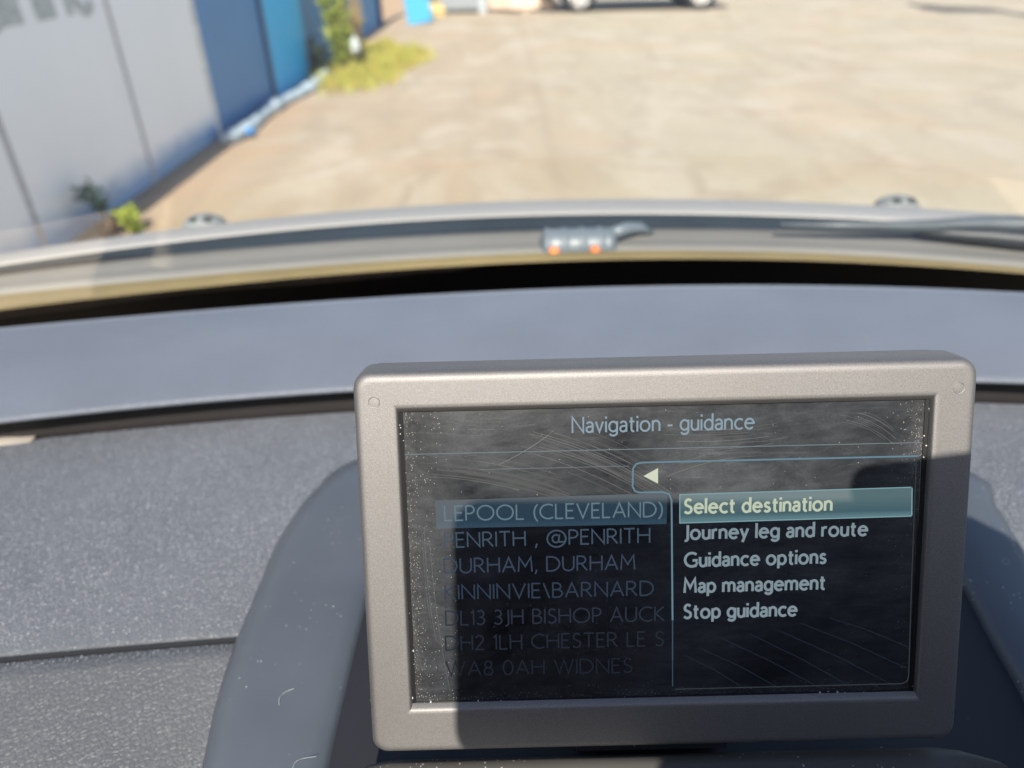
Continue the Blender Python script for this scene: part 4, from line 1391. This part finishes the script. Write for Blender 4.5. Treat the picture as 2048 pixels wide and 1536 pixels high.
# the cabin round the lens: roof, doors, unseen back raised to cut sky light
RZ = CAM_H + .285
rf = MB()
rf.box((X0, -1.30, RZ), (1.46, 1.72, .04))
bevel(rf.build("roof", plain("dark_headlining", (.07, .07, .075), .9), car), .01)
for sx in (-1, 1):
    dr = MB()
    dr.box((X0 + sx * .80, -.65, .70), (.07, 1.95, .76))
    dro = bevel(dr.build("door", plain("dark_door_trim", (.05, .05, .055), .6), car), .03, 3)
    pl_ = MB()
    pl_.tube([(X0 + sx * .80, -.98, 1.0), (X0 + sx * .74, -1.05, RZ - .02)], .05, 8)
    pl_.tube([(X0 + sx * .72, -.50, RZ), (X0 + sx * .72, -2.1, RZ)], .035, 8)
    pl_.build("pillar", plain("dark_pillar_trim", (.10, .10, .10), .7), car)
bkw = MB()
bkw.box((X0, -1.95, .95), (1.5, .12, 1.1))
bkw.box((X0, -.6, .32), (1.6, 2.4, .05))
bkw.build("floor_and_sky_block", plain("dark_carpet", (.02, .02, .022), .95), car)

# seats behind the lens (they keep the yard out of the screen's reflections)
seat_m = leather("dark_seat_leather", (.03, .03, .034), 500, .4)
for xs_ in (-.36, .62):
    b = MB()
    rows = []
    for y_, z_, hw, th in ((-.78, .58, .25, .07), (-.80, .75, .26, .08), (-.86, 1.0, .24, .08), (-.90, 1.14, .20, .07), (-.92, 1.18, .14, .05)):
        rows.append([(xs_ + hw * math.cos(a), y_ + th * math.sin(a), z_) for a in [2 * PI * kk / 20 for kk in range(20)]])
    b.grid(rows, True)
    b.add(rows[-1], [tuple(range(20))])
    b.box((xs_, -.5, .50), (.5, .55, .15))
    b.build("seat", seat_m, car, True)

# lint lying on the surround (fine curled fibres)
fib = plain("pale_fibre", (.50, .49, .47), .8)
def fibre(pix, z):
    P = [at(px, py, z=CAM_H + z) for px, py in pix]
    r2 = resample(P, 14)
    f_ = MB()
    f_.tube([(a[0], a[1], CAM_H + z + .0003 * math.sin(i * .5)) for i, a in enumerate(r2)], .00006, 5)
    return f_
for pix, lab in (([(558, 1410), (560, 1395), (572, 1382), (588, 1377)], "single pale curled fibre on the left limb of the display surround"),
                 ([(585, 1538), (592, 1524), (610, 1515), (632, 1513)], "pale curled fibre lowest on the left limb of the display surround"),
                 ([(2002, 1120), (2010, 1130), (2018, 1124), (2012, 1116), (2006, 1122)], "tiny tangled pale fibre on the blue right limb of the display surround")):
    o_ = fibre(pix, ZS + .0013)
    tag(o_.build("lint_fibre", fib, loc=o_.v[0]), lab, "lint")

# ================================================================== the phone that takes the picture and the hand that holds it
def camp(r_, u_, b_):
    return C0 + RT * r_ + UP * u_ - FW * b_ - SUN_DIR * .045      # held a little up the sun's path from the lens
# the phone's corner stands where the sun throws its shadow corner
u0, v0 = scr(905, 1004, DS)
PS = sp(u0, v0, DS)
tb = (((C0 - PS) @ FW) - .006) / (-(SUN_DIR @ FW))
corner = PS - SUN_DIR * tb
rel = corner - C0
cr, cu = float(rel @ RT), float(rel @ UP)
PW, PH = .163, .0775
ph = MB()
def prr(ins, b_, n_=6, r_=.009):
    out = []
    x0, x1, y1, y0 = cr + ins, cr + PW - ins, cu - ins, cu - PH + ins
    for cx, cy, a0 in ((x1 - r_, y1 - r_, 0), (x0 + r_, y1 - r_, 90), (x0 + r_, y0 + r_, 180), (x1 - r_, y0 + r_, 270)):
        for i in range(n_ + 1):
            a = math.radians(a0 + 90 * i / n_)
            out.append(camp(cx + r_ * math.cos(a), cy + r_ * math.sin(a), b_))
    return out
ph.grid([prr(.001, .003), prr(0, .004), prr(0, .009), prr(.001, .010)], True)
ph.add(prr(.001, .003), [tuple(range(28))])
ph.add(prr(.001, .010), [tuple(range(28))])
phone = ph.build("phone", plain("dark_phone_case", (.015, .015, .018), .4), loc=tuple(camp(cr + PW / 2, cu - PH, .006)))
tag(phone, "dark phone held level in a hand in front of the display, out of the picture", "phone")

hand_m = NT("skin")
hn = hand_m.noise(hand_m.co(), 60, 4)
hand_m.set(Base_Color=hand_m.mix(hn, (.52, .30, .21), (.60, .38, .28)), Roughness=.5)
hand_m.b.inputs["Subsurface Weight"].default_value = .1
hand_m.b.inputs["Subsurface Radius"].default_value = (.01, .004, .002)
def skin_obj(name, pts, edges_, mat, parent=None, root=0):
    me = bpy.data.meshes.new(name)
    org = Vector(pts[root][0])
    me.from_pydata([tuple(Vector(p_[0]) - org) for p_ in pts], edges_, [])
    o = bpy.data.objects.new(name, me)
    COL.objects.link(o)
    me.materials.append(mat)
    md = o.modifiers.new("skin", 'SKIN')
    md.use_smooth_shade = True
    for i, p_ in enumerate(pts):
        sv = me.skin_vertices[0].data[i]
        sv.radius = (p_[1], p_[1])
        sv.use_root = i == root
    sb = o.modifiers.new("sub", 'SUBSURF')
    sb.levels = sb.render_levels = 2
    o.location = org
    WM[o.name] = tuple(org)
    return o
re_ = cr + PW                                            # the phone's far end
E = []
V = []
def vtx(r_, u_, b_, rad):
    V.append((tuple(camp(r_, u_, b_)), rad))
    return len(V) - 1
def wv(x, y, z, rad):
    V.append(((x, y, z), rad))
    return len(V) - 1
def chain(*ids):
    for a, b_ in zip(ids[:-1], ids[1:]):
        E.append((a, b_))
pel = wv(.47, -.46, .54, .15)
wai = wv(.46, -.44, .70, .14)
che = wv(.45, -.42, .92, .155)  # unseen torso set forward to block sky light
nec = wv(.44, -.42, 1.08, .06)
hed = wv(.43, -.39, 1.18, .085)
crn = wv(.43, -.39, 1.27, .07)
chain(pel, wai, che, nec, hed, crn)
shl = wv(.58, -.40, 1.00, .06)
elb = wv(.50, -.14, .84, .042)
chain(che, shl, elb)
bot = cu - PH
fore = vtx(re_ + .150, -.150, .03, .036)
wri = vtx(re_ + .098, -.062, .022, .031)
kk = vtx(re_ + .056, -.022, .016, .041)
k0 = vtx(re_ + .022, -.034, .012, .034)
chain(elb, fore, wri, kk, k0)
palm = vtx(re_ - .004, bot - .020, .012, .030)
k1 = vtx(re_ + .022, -.006, .008, .020)
chain(k0, palm)
i1 = vtx(re_ - .002, cu + .008, .006, .0085)
i2 = vtx(re_ - .026, cu + .0055, .006, .0078)
i3 = vtx(cr + .1155, cu + .004, .006, .0068)
chain(k0, k1, i1, i2, i3)
t1 = vtx(re_ - .030, bot + .004, .027, .013)
t2 = vtx(re_ - .044, bot + .024, .0215, .010)
t3 = vtx(re_ - .052, bot + .042, .0195, .0085)
chain(palm, t1, t2, t3)
for uu, ln in ((-.022, .034), (-.042, .030)):
    a_ = vtx(re_ + .010, uu, -.003, .0095)
    b_ = vtx(re_ - .006, uu, -.0075, .0085)
    c_ = vtx(re_ - ln, uu - .002, -.006, .0075)
    chain(k0, a_, b_, c_)
p1 = vtx(re_ - .056, bot - .014, .004, .013)
p2 = vtx(re_ - .082, bot - .010, .003, .0105)
p3 = vtx(re_ - .104, bot - .009, .003, .0085)
chain(palm, p1, p2, p3)
person = skin_obj("person", V, E, hand_m.m)
tag(person, "person in a dark shirt holding the phone up before the display", "person")
shirt = NT("dark_shirt_cloth").set(Base_Color=(.02, .022, .03), Roughness=.9).m
V2 = [((.47, -.46, .52), .17), ((.46, -.44, .70), .16), ((.45, -.42, .92), .172), ((.445, -.42, 1.03), .10), ((.58, -.40, 1.00), .072), ((.50, -.14, .84), .054)]
fa, ea = np.array(V[fore][0]), np.array((.50, -.14, .84))
V2.append((tuple(ea + (fa - ea) * .62), .047))
so = skin_obj("shirt", V2, [(0, 1), (1, 2), (2, 3), (2, 4), (4, 5), (5, 6)], shirt)
so.parent = person
so.location = Vector(WM["shirt"]) - Vector(WM["person"])
V3 = [((.435, -.41, 1.215), .088), ((.43, -.41, 1.275), .075)]
ho = skin_obj("hair", V3, [(0, 1)], NT("brown_hair").set(Base_Color=(.04, .025, .015), Roughness=.6).m)
ho.parent = person
ho.location = Vector(WM["hair"]) - Vector(WM["person"])
